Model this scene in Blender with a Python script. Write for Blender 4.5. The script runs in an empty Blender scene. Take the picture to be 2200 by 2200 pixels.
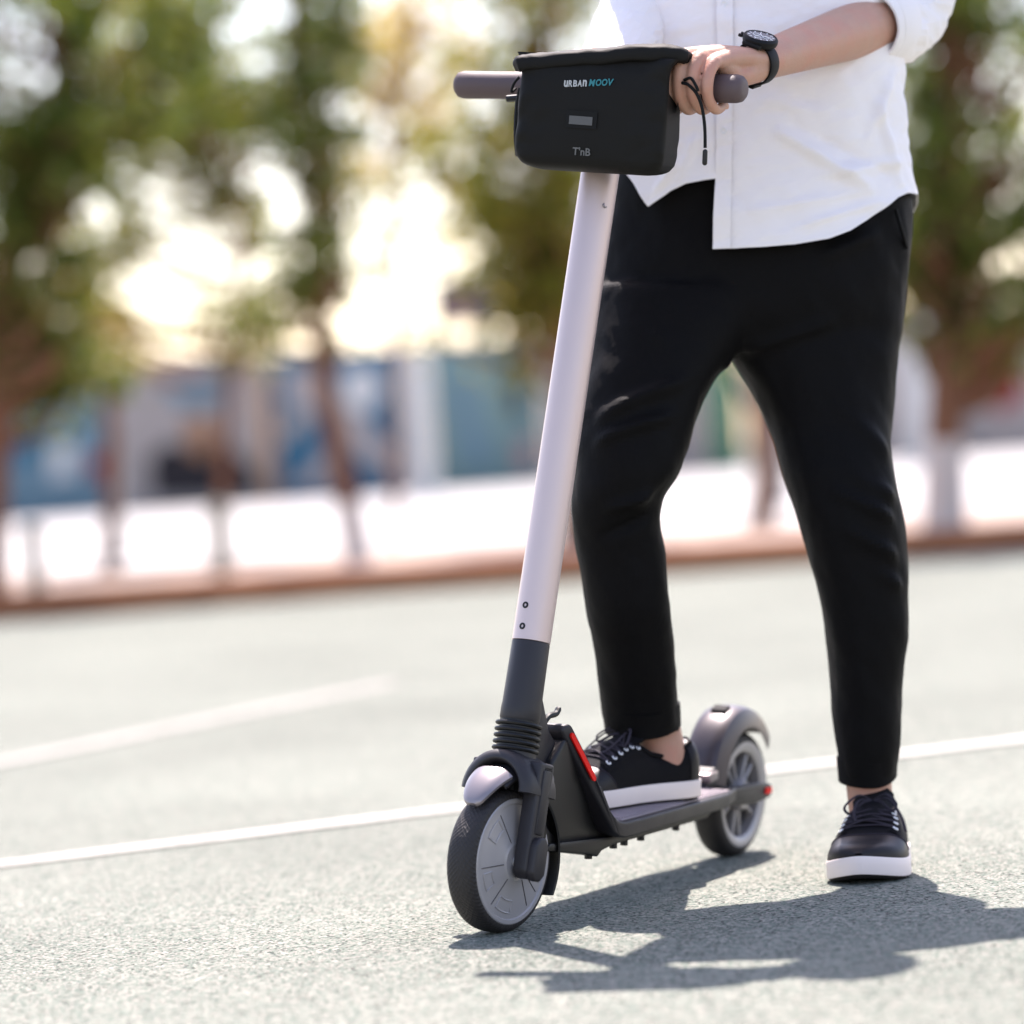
import bpy, bmesh, math, random
import numpy as np
from mathutils import Vector, Matrix, noise
R_ = math.radians
random.seed(7)
sc = bpy.context.scene
COL = sc.collection

# ------------------------------------------------------------------ camera
F_PX = 7595.0                       # focal length in photo pixels (photo 2200 px wide)
cam_d = bpy.data.cameras.new('camera'); cam = bpy.data.objects.new('camera', cam_d); COL.objects.link(cam)
cam_d.sensor_width = 36; cam_d.sensor_fit = 'HORIZONTAL'; cam_d.lens = F_PX / 2200 * 36
cam_d.clip_start = .05; cam_d.clip_end = 3000
CAM = Vector((0, 0, .65))
CR = Matrix.Rotation(R_(90 - .815), 3, 'X') @ Matrix.Rotation(R_(-4), 3, 'Z')
cam.matrix_world = Matrix.Translation(CAM) @ CR.to_4x4()
cam_d.dof.use_dof = True; cam_d.dof.focus_distance = 4.98; cam_d.dof.aperture_fstop = 2.05
cam_d.dof.aperture_blades = 0
sc.camera = cam

# ------------------------------------------------------------------ sky, sun, exposure
LIGHT = Vector((-.045, -.63, -1.12)).normalized()          # direction the sunlight travels
elev = math.asin(-LIGHT.z); azim = math.atan2(-LIGHT.x, -LIGHT.y)
w = bpy.data.worlds.new('World'); sc.world = w; w.use_nodes = True
nt = w.node_tree; bg = nt.nodes['Background']
sky = nt.nodes.new('ShaderNodeTexSky'); sky.sky_type = 'NISHITA'; sky.sun_disc = False
sky.sun_elevation = elev; sky.sun_rotation = azim; sky.air_density = 1.0; sky.dust_density = 1.0; sky.ozone_density = 0
tint = nt.nodes.new('ShaderNodeMix'); tint.data_type = 'RGBA'; tint.blend_type = 'MULTIPLY'; tint.inputs[0].default_value = 1
tint.inputs[7].default_value = (1.13, .965, .93, 1)          # hazy, slightly warm sky all round
nt.links.new(sky.outputs[0], tint.inputs[6]); nt.links.new(tint.outputs[2], bg.inputs[0]); bg.inputs[1].default_value = .15
sun_d = bpy.data.lights.new('sun', 'SUN'); sun = bpy.data.objects.new('sun', sun_d); COL.objects.link(sun)
sun_d.energy = 5.0; sun_d.angle = R_(.55); sun_d.color = (1, .895, .86)
sun.rotation_euler = LIGHT.to_track_quat('-Z', 'Y').to_euler(); sun.location = (-3, 12, 18)
sc.view_settings.view_transform = 'Standard'; sc.view_settings.look = 'None'
sc.view_settings.exposure = 1.45; sc.view_settings.gamma = 1
sc.render.engine = 'CYCLES'
sc.cycles.use_denoising = True
sc.cycles.max_bounces = 8; sc.cycles.transparent_max_bounces = 8

# ------------------------------------------------------------------ helpers
def ray(px, py): return CR @ Vector(((px - 1100) / F_PX, -(py - 1100) / F_PX, -1))
def P(px, py, y):
    d = ray(px, py); return CAM + d * (y / d.y)
def D(px, py, y): return P(px * 1.13872, py * 1.13872, y)      # the same for 1932-px readings
def G(px, py, z=0):
    d = ray(px, py); return CAM + d * ((z - CAM.z) / d.z)
def PL(px, py, o, n):
    d = ray(px, py); return CAM + d * ((o - CAM).dot(n) / d.dot(n))
def lerp(a, b, t): return a + (b - a) * t
def interp(x, pts):
    if x <= pts[0][0]: return pts[0][1]
    for (a, va), (b, vb) in zip(pts, pts[1:]):
        if x <= b: return va + (vb - va) * (x - a) / (b - a)
    return pts[-1][1]
def sinterp(x, pts):
    """smooth monotone-ish interpolation (Catmull-Rom)"""
    xs = [p[0] for p in pts]; ys = [p[1] for p in pts]
    if x <= xs[0]: return ys[0]
    if x >= xs[-1]: return ys[-1]
    i = max(k for k in range(len(xs) - 1) if xs[k] <= x)
    h = xs[i + 1] - xs[i]; t = (x - xs[i]) / h
    def sl(k):
        if k <= 0: return (ys[1] - ys[0]) / (xs[1] - xs[0])
        if k >= len(xs) - 1: return (ys[-1] - ys[-2]) / (xs[-1] - xs[-2])
        return (ys[k + 1] - ys[k - 1]) / (xs[k + 1] - xs[k - 1])
    m0, m1 = sl(i) * h, sl(i + 1) * h
    return (2*t**3-3*t*t+1)*ys[i] + (t**3-2*t*t+t)*m0 + (-2*t**3+3*t*t)*ys[i+1] + (t**3-t*t)*m1
def fbm(p, s): return noise.fractal(Vector(p) * s, 1.0, 2.0, 3)

WM = {}
def setm(o, M, parent=None):
    WM[o.name] = M.copy()
    if parent is not None:
        o.parent = parent; o.matrix_parent_inverse = WM[parent.name].inverted()
    o.matrix_basis = M
    return o
def props(o, label=None, cat=None, group=None, kind=None):
    for k, v in (('label', label), ('category', cat), ('group', group), ('kind', kind)):
        if v: o[k] = v
    return o
def empty(name, loc, label, cat, group=None):
    o = bpy.data.objects.new(name, None); COL.objects.link(o); o.empty_display_size = .1
    setm(o, Matrix.Translation(loc)); return props(o, label, cat, group)
def link(name, me, mat, parent=None, M=None, sharp=35):
    me.materials.clear()
    for m in (mat if isinstance(mat, (list, tuple)) else [mat]): me.materials.append(m)
    o = bpy.data.objects.new(name, me); COL.objects.link(o)
    if sharp is not None and len(me.polygons):
        me.polygons.foreach_set('use_smooth', [True] * len(me.polygons))
        me.set_sharp_from_angle(angle=R_(sharp))
    setm(o, M or Matrix.Identity(4), parent)
    return o
def mesh(vs, fs, name='mesh'):
    me = bpy.data.meshes.new(name); me.from_pydata([tuple(v) for v in vs], [], fs); me.update(); return me
def bm_mesh(bm, name='mesh'):
    bmesh.ops.recalc_face_normals(bm, faces=bm.faces)
    me = bpy.data.meshes.new(name); bm.to_mesh(me); bm.free(); return me
class MB:
    """collects simple solids into one mesh"""
    def __init__(s): s.v = []; s.f = []
    def add(s, vs, fs):
        b = len(s.v); s.v += [Vector(v) for v in vs]; s.f += [tuple(i + b for i in f) for f in fs]; return s
    def me(s): 
        m = mesh(s.v, s.f); bm = bmesh.new(); bm.from_mesh(m); bmesh.ops.recalc_face_normals(bm, faces=bm.faces); bm.to_mesh(m); bm.free(); return m
def loft(rings, cap=True, closed=False):
    n = len(rings[0]); vs = [v for r in rings for v in r]; fs = []
    m = len(rings)
    for i in range(m if closed else m - 1):
        for j in range(n):
            a, b = i * n + j, i * n + (j + 1) % n; c = ((i + 1) % m) * n
            fs.append((a, b, c + (j + 1) % n, c + j))
    if cap and not closed:
        fs.append(tuple(range(n - 1, -1, -1))); fs.append(tuple((m - 1) * n + j for j in range(n)))
    return vs, fs
def sheet(rows):
    n = len(rows[0]); vs = [v for r in rows for v in r]; fs = []
    for i in range(len(rows) - 1):
        for j in range(n - 1): fs.append((i*n+j, i*n+j+1, (i+1)*n+j+1, (i+1)*n+j))
    return vs, fs
def tube(path, rad, n=10, cap=True, closed=False, flat=1.0, up=None):
    path = [Vector(p) for p in path]; m = len(path)
    if not isinstance(rad, (list, tuple)): rad = [rad] * m
    rings = []; prev = None
    for i in range(m):
        if closed: t = path[(i + 1) % m] - path[i - 1]
        else: t = path[min(i + 1, m - 1)] - path[max(i - 1, 0)]
        t.normalize()
        if prev is None:
            a = Vector(up) if up else (Vector((0, 0, 1)) if abs(t.z) < .9 else Vector((1, 0, 0)))
            u = (a - t * a.dot(t)).normalized()
        else: u = (prev - t * prev.dot(t)).normalized()
        prev = u; v = t.cross(u)
        rings.append([path[i] + (u * math.cos(2*math.pi*k/n) * flat + v * math.sin(2*math.pi*k/n)) * rad[i] for k in range(n)])
    return loft(rings, cap, closed)
def spline(pts, sub=6):
    pts = [Vector(p) for p in pts]; out = []
    for i in range(len(pts) - 1):
        p0, p1, p2, p3 = pts[max(i-1, 0)], pts[i], pts[i+1], pts[min(i+2, len(pts)-1)]
        for k in range(sub):
            t = k / sub
            out.append(.5 * ((2*p1) + (p2-p0)*t + (2*p0-5*p1+4*p2-p3)*t*t + (3*p1-p0-3*p2+p3)*t**3))
    out.append(pts[-1]); return out
def capsule(path, rad, n=16, ends=True):
    """tube with rounded ends"""
    path = [Vector(p) for p in path]; rad = list(rad) if isinstance(rad, (list, tuple)) else [rad]*len(path)
    if ends:
        a = (path[0] - path[1]).normalized(); b = (path[-1] - path[-2]).normalized()
        r0, r1 = rad[0], rad[-1]
        pre = [path[0] + a*r0*math.sin(x) for x in (1.45, 1.1, .7, .35)]; prr = [r0*math.cos(x) for x in (1.45, 1.1, .7, .35)]
        post = [path[-1] + b*r1*math.sin(x) for x in (.35, .7, 1.1, 1.45)]; por = [r1*math.cos(x) for x in (.35, .7, 1.1, 1.45)]
        path = pre + path + post; rad = prr + rad + por
    return tube(path, rad, n)
def box(c, s, bev=0, seg=2, M=None):
    bm = bmesh.new(); bmesh.ops.create_cube(bm, size=1)
    for v in bm.verts: v.co = Vector((v.co.x*s[0] + c[0], v.co.y*s[1] + c[1], v.co.z*s[2] + c[2]))
    if bev: bmesh.ops.bevel(bm, geom=bm.edges[:], offset=bev, segments=seg, affect='EDGES', profile=.5)
    if M: bmesh.ops.transform(bm, matrix=M, verts=bm.verts)
    return bm_mesh(bm)
def prism(poly, y0, y1, bev=0, seg=2, edges='all'):
    """poly in (x,z), extruded along y"""
    bm = bmesh.new()
    a = [bm.verts.new((x, y0, z)) for x, z in poly]; b = [bm.verts.new((x, y1, z)) for x, z in poly]
    n = len(poly); bm.faces.new(a); bm.faces.new(b[::-1])
    for i in range(n): bm.faces.new((a[i], b[i], b[(i+1) % n], a[(i+1) % n]))
    bmesh.ops.recalc_face_normals(bm, faces=bm.faces)
    if bev: bmesh.ops.bevel(bm, geom=bm.edges[:], offset=bev, segments=seg, affect='EDGES', profile=.5)
    return bm_mesh(bm)
def lathe(prof, n=48, axis='Y', closed=False):
    """prof: (radius, along); revolve"""
    rings = []
    for r, h in prof:
        ring = []
        for k in range(n):
            a = 2*math.pi*k/n
            if axis == 'Y': ring.append(Vector((r*math.cos(a), h, r*math.sin(a))))
            else: ring.append(Vector((r*math.cos(a), r*math.sin(a), h)))
        rings.append(ring)
    return loft(rings, True, closed)
def remesh(parts, voxel, smooth=4, fac=.5):
    mb = MB()
    for vs, fs in parts: mb.add(vs, fs)
    me = mb.me(); o = bpy.data.objects.new('tmp', me); COL.objects.link(o)
    md = o.modifiers.new('r', 'REMESH'); md.mode = 'VOXEL'; md.voxel_size = voxel
    dg = bpy.context.evaluated_depsgraph_get(); dg.update()
    out = bpy.data.meshes.new_from_object(o.evaluated_get(dg), depsgraph=dg)
    bpy.data.objects.remove(o)
    bm = bmesh.new(); bm.from_mesh(out)
    for _ in range(smooth): bmesh.ops.smooth_vert(bm, verts=bm.verts, factor=fac, use_axis_x=True, use_axis_y=True, use_axis_z=True)
    bm.to_mesh(out); bm.free(); return out
def join(mes):
    bm = bmesh.new()
    for m in mes: bm.from_mesh(m)
    me = bpy.data.meshes.new('joined'); bm.to_mesh(me); bm.free(); return me
def text_mesh(s, size, extrude=.0004, shear=0, bold=0):
    c = bpy.data.curves.new('t', 'FONT'); c.body = s; c.size = size; c.extrude = extrude; c.shear = shear; c.offset = bold
    c.align_x = 'CENTER'; c.align_y = 'CENTER'; c.resolution_u = 3
    o = bpy.data.objects.new('t', c); COL.objects.link(o)
    dg = bpy.context.evaluated_depsgraph_get(); dg.update()
    me = bpy.data.meshes.new_from_object(o.evaluated_get(dg)); bpy.data.objects.remove(o); return me

# ------------------------------------------------------------------ materials
def mat(name, col, rough=.5, spec=.5, metal=0, bump=None, var=0, varscale=30, sheen=0, sss=0, coat=0):
    m = bpy.data.materials.new(name); m.use_nodes = True; n = m.node_tree; b = n.nodes['Principled BSDF']
    b.inputs['Base Color'].default_value = (*col, 1); b.inputs['Roughness'].default_value = rough
    b.inputs['Specular IOR Level'].default_value = spec; b.inputs['Metallic'].default_value = metal
    if coat: b.inputs['Coat Weight'].default_value = coat; b.inputs['Coat Roughness'].default_value = .12
    if sheen: b.inputs['Sheen Weight'].default_value = sheen; b.inputs['Sheen Roughness'].default_value = .5
    if sss:
        b.inputs['Subsurface Weight'].default_value = sss; b.inputs['Subsurface Radius'].default_value = (1, .35, .2); b.inputs['Subsurface Scale'].default_value = .008
    tc = n.nodes.new('ShaderNodeTexCoord')
    if var:
        t = n.nodes.new('ShaderNodeTexNoise'); t.inputs['Scale'].default_value = varscale; t.inputs['Detail'].default_value = 5
        n.links.new(tc.outputs['Object'], t.inputs['Vector'])
        mx = n.nodes.new('ShaderNodeMix'); mx.data_type = 'RGBA'
        mx.inputs[6].default_value = (*[c*(1-var) for c in col], 1); mx.inputs[7].default_value = (*[min(1, c*(1+var)) for c in col], 1)
        n.links.new(t.outputs['Fac'], mx.inputs[0]); n.links.new(mx.outputs[2], b.inputs['Base Color'])
        mr = n.nodes.new('ShaderNodeMapRange'); mr.inputs[3].default_value = max(0, rough-.08); mr.inputs[4].default_value = min(1, rough+.08)
        n.links.new(t.outputs['Fac'], mr.inputs[0]); n.links.new(mr.outputs[0], b.inputs['Roughness'])
    if bump:
        sc_, st = bump
        t2 = n.nodes.new('ShaderNodeTexNoise'); t2.inputs['Scale'].default_value = sc_; t2.inputs['Detail'].default_value = 3
        n.links.new(tc.outputs['Object'], t2.inputs['Vector'])
        bp = n.nodes.new('ShaderNodeBump'); bp.inputs['Strength'].default_value = st; bp.inputs['Distance'].default_value = .002
        n.links.new(t2.outputs['Fac'], bp.inputs['Height']); n.links.new(bp.outputs[0], b.inputs['Normal'])
    return m

def ground_mat():
    m = bpy.data.materials.new('court surface'); m.use_nodes = True; n = m.node_tree; L = n.links.new; b = n.nodes['Principled BSDF']
    tc = n.nodes.new('ShaderNodeTexCoord')
    def vor(scale, rnd=1):
        v = n.nodes.new('ShaderNodeTexVoronoi'); v.inputs['Scale'].default_value = scale; v.inputs['Randomness'].default_value = rnd
        L(tc.outputs['Object'], v.inputs['Vector']); return v
    v1 = vor(250); sep = n.nodes.new('ShaderNodeSeparateColor'); L(v1.outputs['Color'], sep.inputs[0])
    r = n.nodes.new('ShaderNodeValToRGB'); e = r.color_ramp.elements; r.color_ramp.interpolation = 'CONSTANT'
    cols = [(0, (.014, .016, .014)), (.06, (.07, .09, .078)), (.17, (.123, .149, .122)), (.40, (.175, .187, .159)), (.72, (.226, .223, .192)), (.93, (.33, .312, .268))]
    e[0].position = 0; e[0].color = (*cols[0][1], 1); e[1].position = cols[1][0]; e[1].color = (*cols[1][1], 1)
    for p, c in cols[2:]: q = e.new(p); q.color = (*c, 1)
    L(sep.outputs[0], r.inputs[0])
    # binder between the granules
    big = n.nodes.new('ShaderNodeTexNoise'); big.inputs['Scale'].default_value = .9; big.inputs['Detail'].default_value = 6; L(tc.outputs['Object'], big.inputs['Vector'])
    bigr = n.nodes.new('ShaderNodeMapRange'); bigr.inputs[1].default_value = .3; bigr.inputs[2].default_value = .7; bigr.inputs[3].default_value = .86; bigr.inputs[4].default_value = 1.12
    L(big.outputs['Fac'], bigr.inputs[0])
    mid = n.nodes.new('ShaderNodeTexNoise'); mid.inputs['Scale'].default_value = 28; mid.inputs['Detail'].default_value = 4; L(tc.outputs['Object'], mid.inputs['Vector'])
    midr = n.nodes.new('ShaderNodeMapRange'); midr.inputs[1].default_value = .3; midr.inputs[2].default_value = .7; midr.inputs[3].default_value = .88; midr.inputs[4].default_value = 1.1
    L(mid.outputs['Fac'], midr.inputs[0])
    mul = n.nodes.new('ShaderNodeMath'); mul.operation = 'MULTIPLY'; L(bigr.outputs[0], mul.inputs[0]); L(midr.outputs[0], mul.inputs[1])
    mx = n.nodes.new('ShaderNodeMix'); mx.data_type = 'RGBA'; mx.blend_type = 'MULTIPLY'; mx.inputs[0].default_value = 1
    v2 = vor(110); sep2 = n.nodes.new('ShaderNodeSeparateColor'); L(v2.outputs['Color'], sep2.inputs[0])
    lt = n.nodes.new('ShaderNodeMath'); lt.operation = 'LESS_THAN'; lt.inputs[1].default_value = .24; L(sep2.outputs[1], lt.inputs[0])
    ld = n.nodes.new('ShaderNodeMath'); ld.operation = 'LESS_THAN'; ld.inputs[1].default_value = .30; L(v2.outputs['Distance'], ld.inputs[0])
    lm = n.nodes.new('ShaderNodeMath'); lm.operation = 'MULTIPLY'; L(lt.outputs[0], lm.inputs[0]); L(ld.outputs[0], lm.inputs[1])
    dk = n.nodes.new('ShaderNodeMix'); dk.data_type = 'RGBA'; dk.inputs[7].default_value = (.012, .012, .012, 1); L(lm.outputs[0], dk.inputs[0]); L(r.outputs[0], dk.inputs[6])
    L(dk.outputs[2], mx.inputs[6]); L(mul.outputs[0], mx.inputs[7]); L(mx.outputs[2], b.inputs['Base Color'])
    b.inputs['Roughness'].default_value = .9; b.inputs['Specular IOR Level'].default_value = .1
    bp = n.nodes.new('ShaderNodeBump'); bp.inputs['Strength'].default_value = .3; bp.inputs['Distance'].default_value = .001; bp.invert = True
    L(v1.outputs['Distance'], bp.inputs['Height']); L(bp.outputs[0], b.inputs['Normal'])
    return m

def leaf_mat(name, cols):
    m = bpy.data.materials.new(name); m.use_nodes = True; n = m.node_tree; L = n.links.new; b = n.nodes['Principled BSDF']
    g = n.nodes.new('ShaderNodeNewGeometry'); r = n.nodes.new('ShaderNodeValToRGB'); e = r.color_ramp.elements
    e[0].color = (*cols[0], 1); e[1].color = (*cols[-1], 1)
    for i, c in enumerate(cols[1:-1]): q = e.new((i+1)/(len(cols)-1)); q.color = (*c, 1)
    L(g.outputs['Random Per Island'], r.inputs[0]); L(r.outputs[0], b.inputs['Base Color'])
    b.inputs['Roughness'].default_value = .45; b.inputs['Specular IOR Level'].default_value = .4
    tr = n.nodes.new('ShaderNodeBsdfTranslucent'); mx = n.nodes.new('ShaderNodeMixShader'); mx.inputs[0].default_value = .6
    hs = n.nodes.new('ShaderNodeHueSaturation'); hs.inputs['Hue'].default_value = .49; hs.inputs['Value'].default_value = 1.25; L(r.outputs[0], hs.inputs['Color']); L(hs.outputs[0], tr.inputs[0])
    L(b.outputs[0], mx.inputs[1]); L(tr.outputs[0], mx.inputs[2]); L(mx.outputs[0], n.nodes['Material Output'].inputs[0])
    return m

def tyre_mat():
    m = mat('tyre rubber', (0.01733, 0.01485, 0.01526), .6, .4); n = m.node_tree; L = n.links.new; b = n.nodes['Principled BSDF']
    uv = n.nodes.new('ShaderNodeAttribute'); uv.attribute_name = 'tread'
    sep = n.nodes.new('ShaderNodeSeparateXYZ'); L(uv.outputs['Vector'], sep.inputs[0])
    def math_(op, a, bb):
        q = n.nodes.new('ShaderNodeMath'); q.operation = op
        for i, x in enumerate((a, bb)):
            if x is None: continue
            if isinstance(x, (int, float)): q.inputs[i].default_value = x
            else: L(x, q.inputs[i])
        return q.outputs[0]
    ab = math_('ABSOLUTE', sep.outputs[1], None)
    # swept V grooves: phase = angle*N + across*k
    ph = math_('ADD', math_('MULTIPLY', sep.outputs[0], 46.0), math_('MULTIPLY', ab, 11.0))
    s1 = math_('SINE', ph, None)
    ph2 = math_('ADD', math_('MULTIPLY', sep.outputs[0], 23.0), math_('MULTIPLY', ab, -9.0))
    s2 = math_('SINE', ph2, None)
    h = math_('ADD', math_('POWER', math_('ABSOLUTE', s1, None), .4), math_('MULTIPLY', math_('POWER', math_('ABSOLUTE', s2, None), .3), .8))
    bp = n.nodes.new('ShaderNodeBump'); bp.inputs['Strength'].default_value = .45; bp.inputs['Distance'].default_value = .0018
    L(h, bp.inputs['Height']); L(bp.outputs[0], b.inputs['Normal'])
    return m

M_ = {}
M_['ground'] = ground_mat()
def worn_paint(name, paint, under, lo, hi):
    m = mat(name, paint, .8, .2); n = m.node_tree; L = n.links.new; b = n.nodes['Principled BSDF']; tc = n.nodes.new('ShaderNodeTexCoord')
    a = n.nodes.new('ShaderNodeTexNoise'); a.inputs['Scale'].default_value = 7; a.inputs['Detail'].default_value = 9; a.inputs['Roughness'].default_value = .75; L(tc.outputs['Object'], a.inputs['Vector'])
    v = n.nodes.new('ShaderNodeTexVoronoi'); v.inputs['Scale'].default_value = 190; L(tc.outputs['Object'], v.inputs['Vector'])
    sp = n.nodes.new('ShaderNodeSeparateColor'); L(v.outputs['Color'], sp.inputs[0])
    ad = n.nodes.new('ShaderNodeMath'); ad.operation = 'MULTIPLY_ADD'; ad.inputs[1].default_value = .35; L(sp.outputs[0], ad.inputs[0]); L(a.outputs['Fac'], ad.inputs[2])
    r = n.nodes.new('ShaderNodeMapRange'); r.inputs[1].default_value = lo; r.inputs[2].default_value = hi; L(ad.outputs[0], r.inputs[0])
    mx = n.nodes.new('ShaderNodeMix'); mx.data_type = 'RGBA'; mx.inputs[6].default_value = (*paint, 1); mx.inputs[7].default_value = (*under, 1)
    L(r.outputs[0], mx.inputs[0]); L(mx.outputs[2], b.inputs['Base Color']); return m
M_['faded'] = worn_paint('faded line paint', (.36, .34, .31), (.19, .185, .165), .50, .86)
M_['line'] = worn_paint('line paint', (.50, .475, .43), (.2, .195, .175), .66, .92)
M_['pave'] = mat('pale paving', (.34, .33, .315), .8, .3, var=.1, varscale=3)
M_['kerb'] = mat('rust brown kerb', (.31, .118, .052), .8, .3, var=.45, varscale=2.2)
M_['soil'] = mat('dusty soil', (0.3328, 0.256, 0.2112), .95, .2, var=.3, varscale=3)
M_['stem'] = mat('silver paint', (.575, .46, .44), .42, .5, .5, var=.03, varscale=9, coat=.15)
M_['plastic'] = mat('dark grey plastic', (0.01617, 0.01379, 0.01665), .5, .45, bump=(900, .12), var=.08, varscale=25)
M_['black'] = mat('black plastic', (0.00336, 0.003024, 0.00336), .45, .4, bump=(700, .1))
M_['rubber'] = mat('grip rubber', (.088, .060, .063), .55, .4, bump=(1200, .2), var=.06)
M_['fender'] = mat('grey fender', (0.0713, 0.0589, 0.06386), .35, .5, .3, var=.06, varscale=20)
M_['hub'] = mat('silver hub cover', (0.3366, 0.3212, 0.3314), .42, .5, .3, var=.05, varscale=40)
M_['chrome'] = mat('bright silver', (0.264, 0.232, 0.24), .34, .5, .6)
M_['steel'] = mat('steel', (.6, .6, .6), .3, .5, .9)
M_['red'] = mat('red reflector', (.75, .006, .004), .4, .15)
M_['deckpad'] = mat('deck rubber', (0.2592, 0.2203, 0.2398), .6, .4, bump=(800, .25), var=.1)
M_['tyre'] = tyre_mat()
M_['trouser'] = mat('black cloth', (.0034, .0031, .0034), .62, .085, bump=(1600, .25))
M_['shirt'] = mat('white cotton', (.83, .785, .785), .85, .2, bump=(1400, .2), sheen=.05)
M_['button'] = mat('pearl button', (.75, .74, .74), .3, .5)
M_['skin'] = mat('skin', (0.4462, 0.2543, 0.1829), .48, .4, var=.10, varscale=60, bump=(420, .22), sss=.12)
def skin_extra(m):
    n = m.node_tree; L = n.links.new; b = n.nodes['Principled BSDF']; tc = n.nodes.new('ShaderNodeTexCoord')
    src = b.inputs['Base Color'].links[0].from_socket
    t = n.nodes.new('ShaderNodeTexNoise'); t.inputs['Scale'].default_value = 26; t.inputs['Detail'].default_value = 4; L(tc.outputs['Object'], t.inputs['Vector'])
    r = n.nodes.new('ShaderNodeMapRange'); r.inputs[1].default_value = .42; r.inputs[2].default_value = .68; r.inputs[4].default_value = .5; L(t.outputs['Fac'], r.inputs[0])
    mx = n.nodes.new('ShaderNodeMix'); mx.data_type = 'RGBA'; mx.inputs[7].default_value = (.50, .21, .15, 1); L(r.outputs[0], mx.inputs[0]); L(src, mx.inputs[6]); L(mx.outputs[2], b.inputs['Base Color'])
    v = n.nodes.new('ShaderNodeTexVoronoi'); v.inputs['Scale'].default_value = 420; v.feature = 'DISTANCE_TO_EDGE'; L(tc.outputs['Object'], v.inputs['Vector'])
    bp = n.nodes.new('ShaderNodeBump'); bp.inputs['Strength'].default_value = .25; bp.inputs['Distance'].default_value = .0006; L(v.outputs['Distance'], bp.inputs['Height'])
    L(b.inputs['Normal'].links[0].from_socket, bp.inputs['Normal']); L(bp.outputs[0], b.inputs['Normal'])
skin_extra(M_['skin'])
M_['nail'] = mat('finger nail', (.62, .38, .31), .3, .5)
M_['canvas'] = mat('black canvas', (0.003375, 0.00285, 0.00435), .8, .2, bump=(1500, .5))
M_['toe'] = mat('smooth dark leather', (0.012, 0.01013, 0.01238), .45, .3, bump=(300, .08))
M_['sole'] = mat('white rubber', (.80, .70, .67), .55, .4, var=.05, varscale=30)
M_['outsole'] = mat('dark outsole', (.012, .01, .01), .8, .3)
M_['lace'] = mat('lace', (.03, .024, .034), .8, .3, bump=(2000, .4))
M_['eyelet'] = mat('bright eyelet', (.82, .81, .83), .4, .5)
M_['bag'] = mat('black coated fabric', (.0085, .0080, .0074), .62, .14, bump=(2300, .14), var=.08, varscale=12)
M_['bagdark'] = mat('black webbing', (.002, .002, .002), .75, .3, bump=(1500, .4))
M_['patch'] = mat('grey reflective patch', (0.066, 0.066, 0.06806), .45, .5)
M_['white_ink'] = mat('white print', (0.3952, 0.4016, 0.4016), .5)
M_['cyan_ink'] = mat('turquoise print', (0.0088, 0.1584, 0.1848), .5)
M_['grey_ink'] = mat('grey print', (0.102, 0.102, 0.102), .5)
M_['watch'] = mat('black watch', (0.0035, 0.00315, 0.00385), .6, .25, bump=(500, .06))
M_['dial'] = mat('watch dial', (.16, .14, .17), .12, .7, .4)
M_['hair'] = mat('dark hair', (.03, .02, .014), .6, .4, bump=(220, .8))
M_['eye'] = mat('eye', (.6, .58, .55), .2)
M_['bark'] = mat('bark', (0.176, 0.0836, 0.0484), .9, .2, var=.4, varscale=9, bump=(30, .8))
M_['lime'] = mat('limewashed bark', (0.496, 0.448, 0.424), .9, .2, var=.15, varscale=9)
M_['leafD'] = leaf_mat('grey green leaves', [(.22, .22, .15), (.34, .33, .25), (.28, .27, .2)])
M_['leafA'] = leaf_mat('green leaves', [(.03, .07, .012), (.10, .15, .022), (.19, .20, .03), (.05, .10, .015)])
M_['leafB'] = leaf_mat('olive leaves', [(.06, .10, .014), (.20, .21, .03), (.13, .17, .022), (.42, .31, .04)])
M_['leafC'] = leaf_mat('yellow leaves', [(.42, .34, .10), (.52, .42, .15), (.32, .28, .06), (.48, .34, .10)])
# ------------------------------------------------------------------ ground and setting
def flat(name, pts, z, m, label=None, cat=None, kind='structure'):
    me = mesh([(x, y, z) for x, y in pts], [tuple(range(len(pts)))]); o = link(name, me, m, sharp=None); return props(o, label, cat, None, kind)
flat('ground', [(-600, -40), (600, -40), (600, 1500), (-600, 1500)], 0, M_['ground'], 'grey green granule sports court ground with fine speckle', 'ground')
def strip(name, pts, wd, z, label, m='line'):
    pts = [Vector((p[0], p[1], 0)) for p in pts]; L_, Rr = [], []
    for i, p in enumerate(pts):
        t = (pts[min(i+1, len(pts)-1)] - pts[max(i-1, 0)]).normalized(); nn = Vector((-t.y, t.x, 0))
        L_.append(p + nn*wd/2); Rr.append(p - nn*wd/2)
    vs = [(v.x, v.y, z) for v in L_] + [(v.x, v.y, z) for v in Rr]; n = len(pts)
    o = link(name, mesh(vs, [(i, n+i, n+i+1, i+1) for i in range(n-1)]), M_[m], sharp=None)
    return props(o, label, 'court line', None, 'structure')
a, b = G(0, 1860), G(2200, 1590); d = (b - a)
strip('court_line', [a - d*2, a, b, b + d*3], .075, .004, 'thin white painted line passing behind the scooter wheel')
a, b = G(0, 1640), G(850, 1468); d = (b - a)
strip('court_line', [a - d*.8, a, a + d*.5, b], .10, .004, 'broad faded white line ending on the far court', 'faded')

KY = 18.6
kb = box((0, KY + .14, .07), (60, .28, .14), .015)
props(link('kerb', kb, M_['kerb']), 'long low rust brown kerb edging the court', 'kerb', None, 'structure')
flat('planting_strip', [(-30, KY + .28), (30, KY + .28), (30, KY + 6.5), (-30, KY + 6.5)], .10, M_['soil'], 'dusty bare soil strip where the trees stand', 'soil')
flat('pavement', [(-120, KY + 6.5), (120, KY + 6.5), (120, 110), (-120, 110)], .06, M_['pave'], 'sunlit pale pavement beyond the trees', 'pavement')

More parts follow.
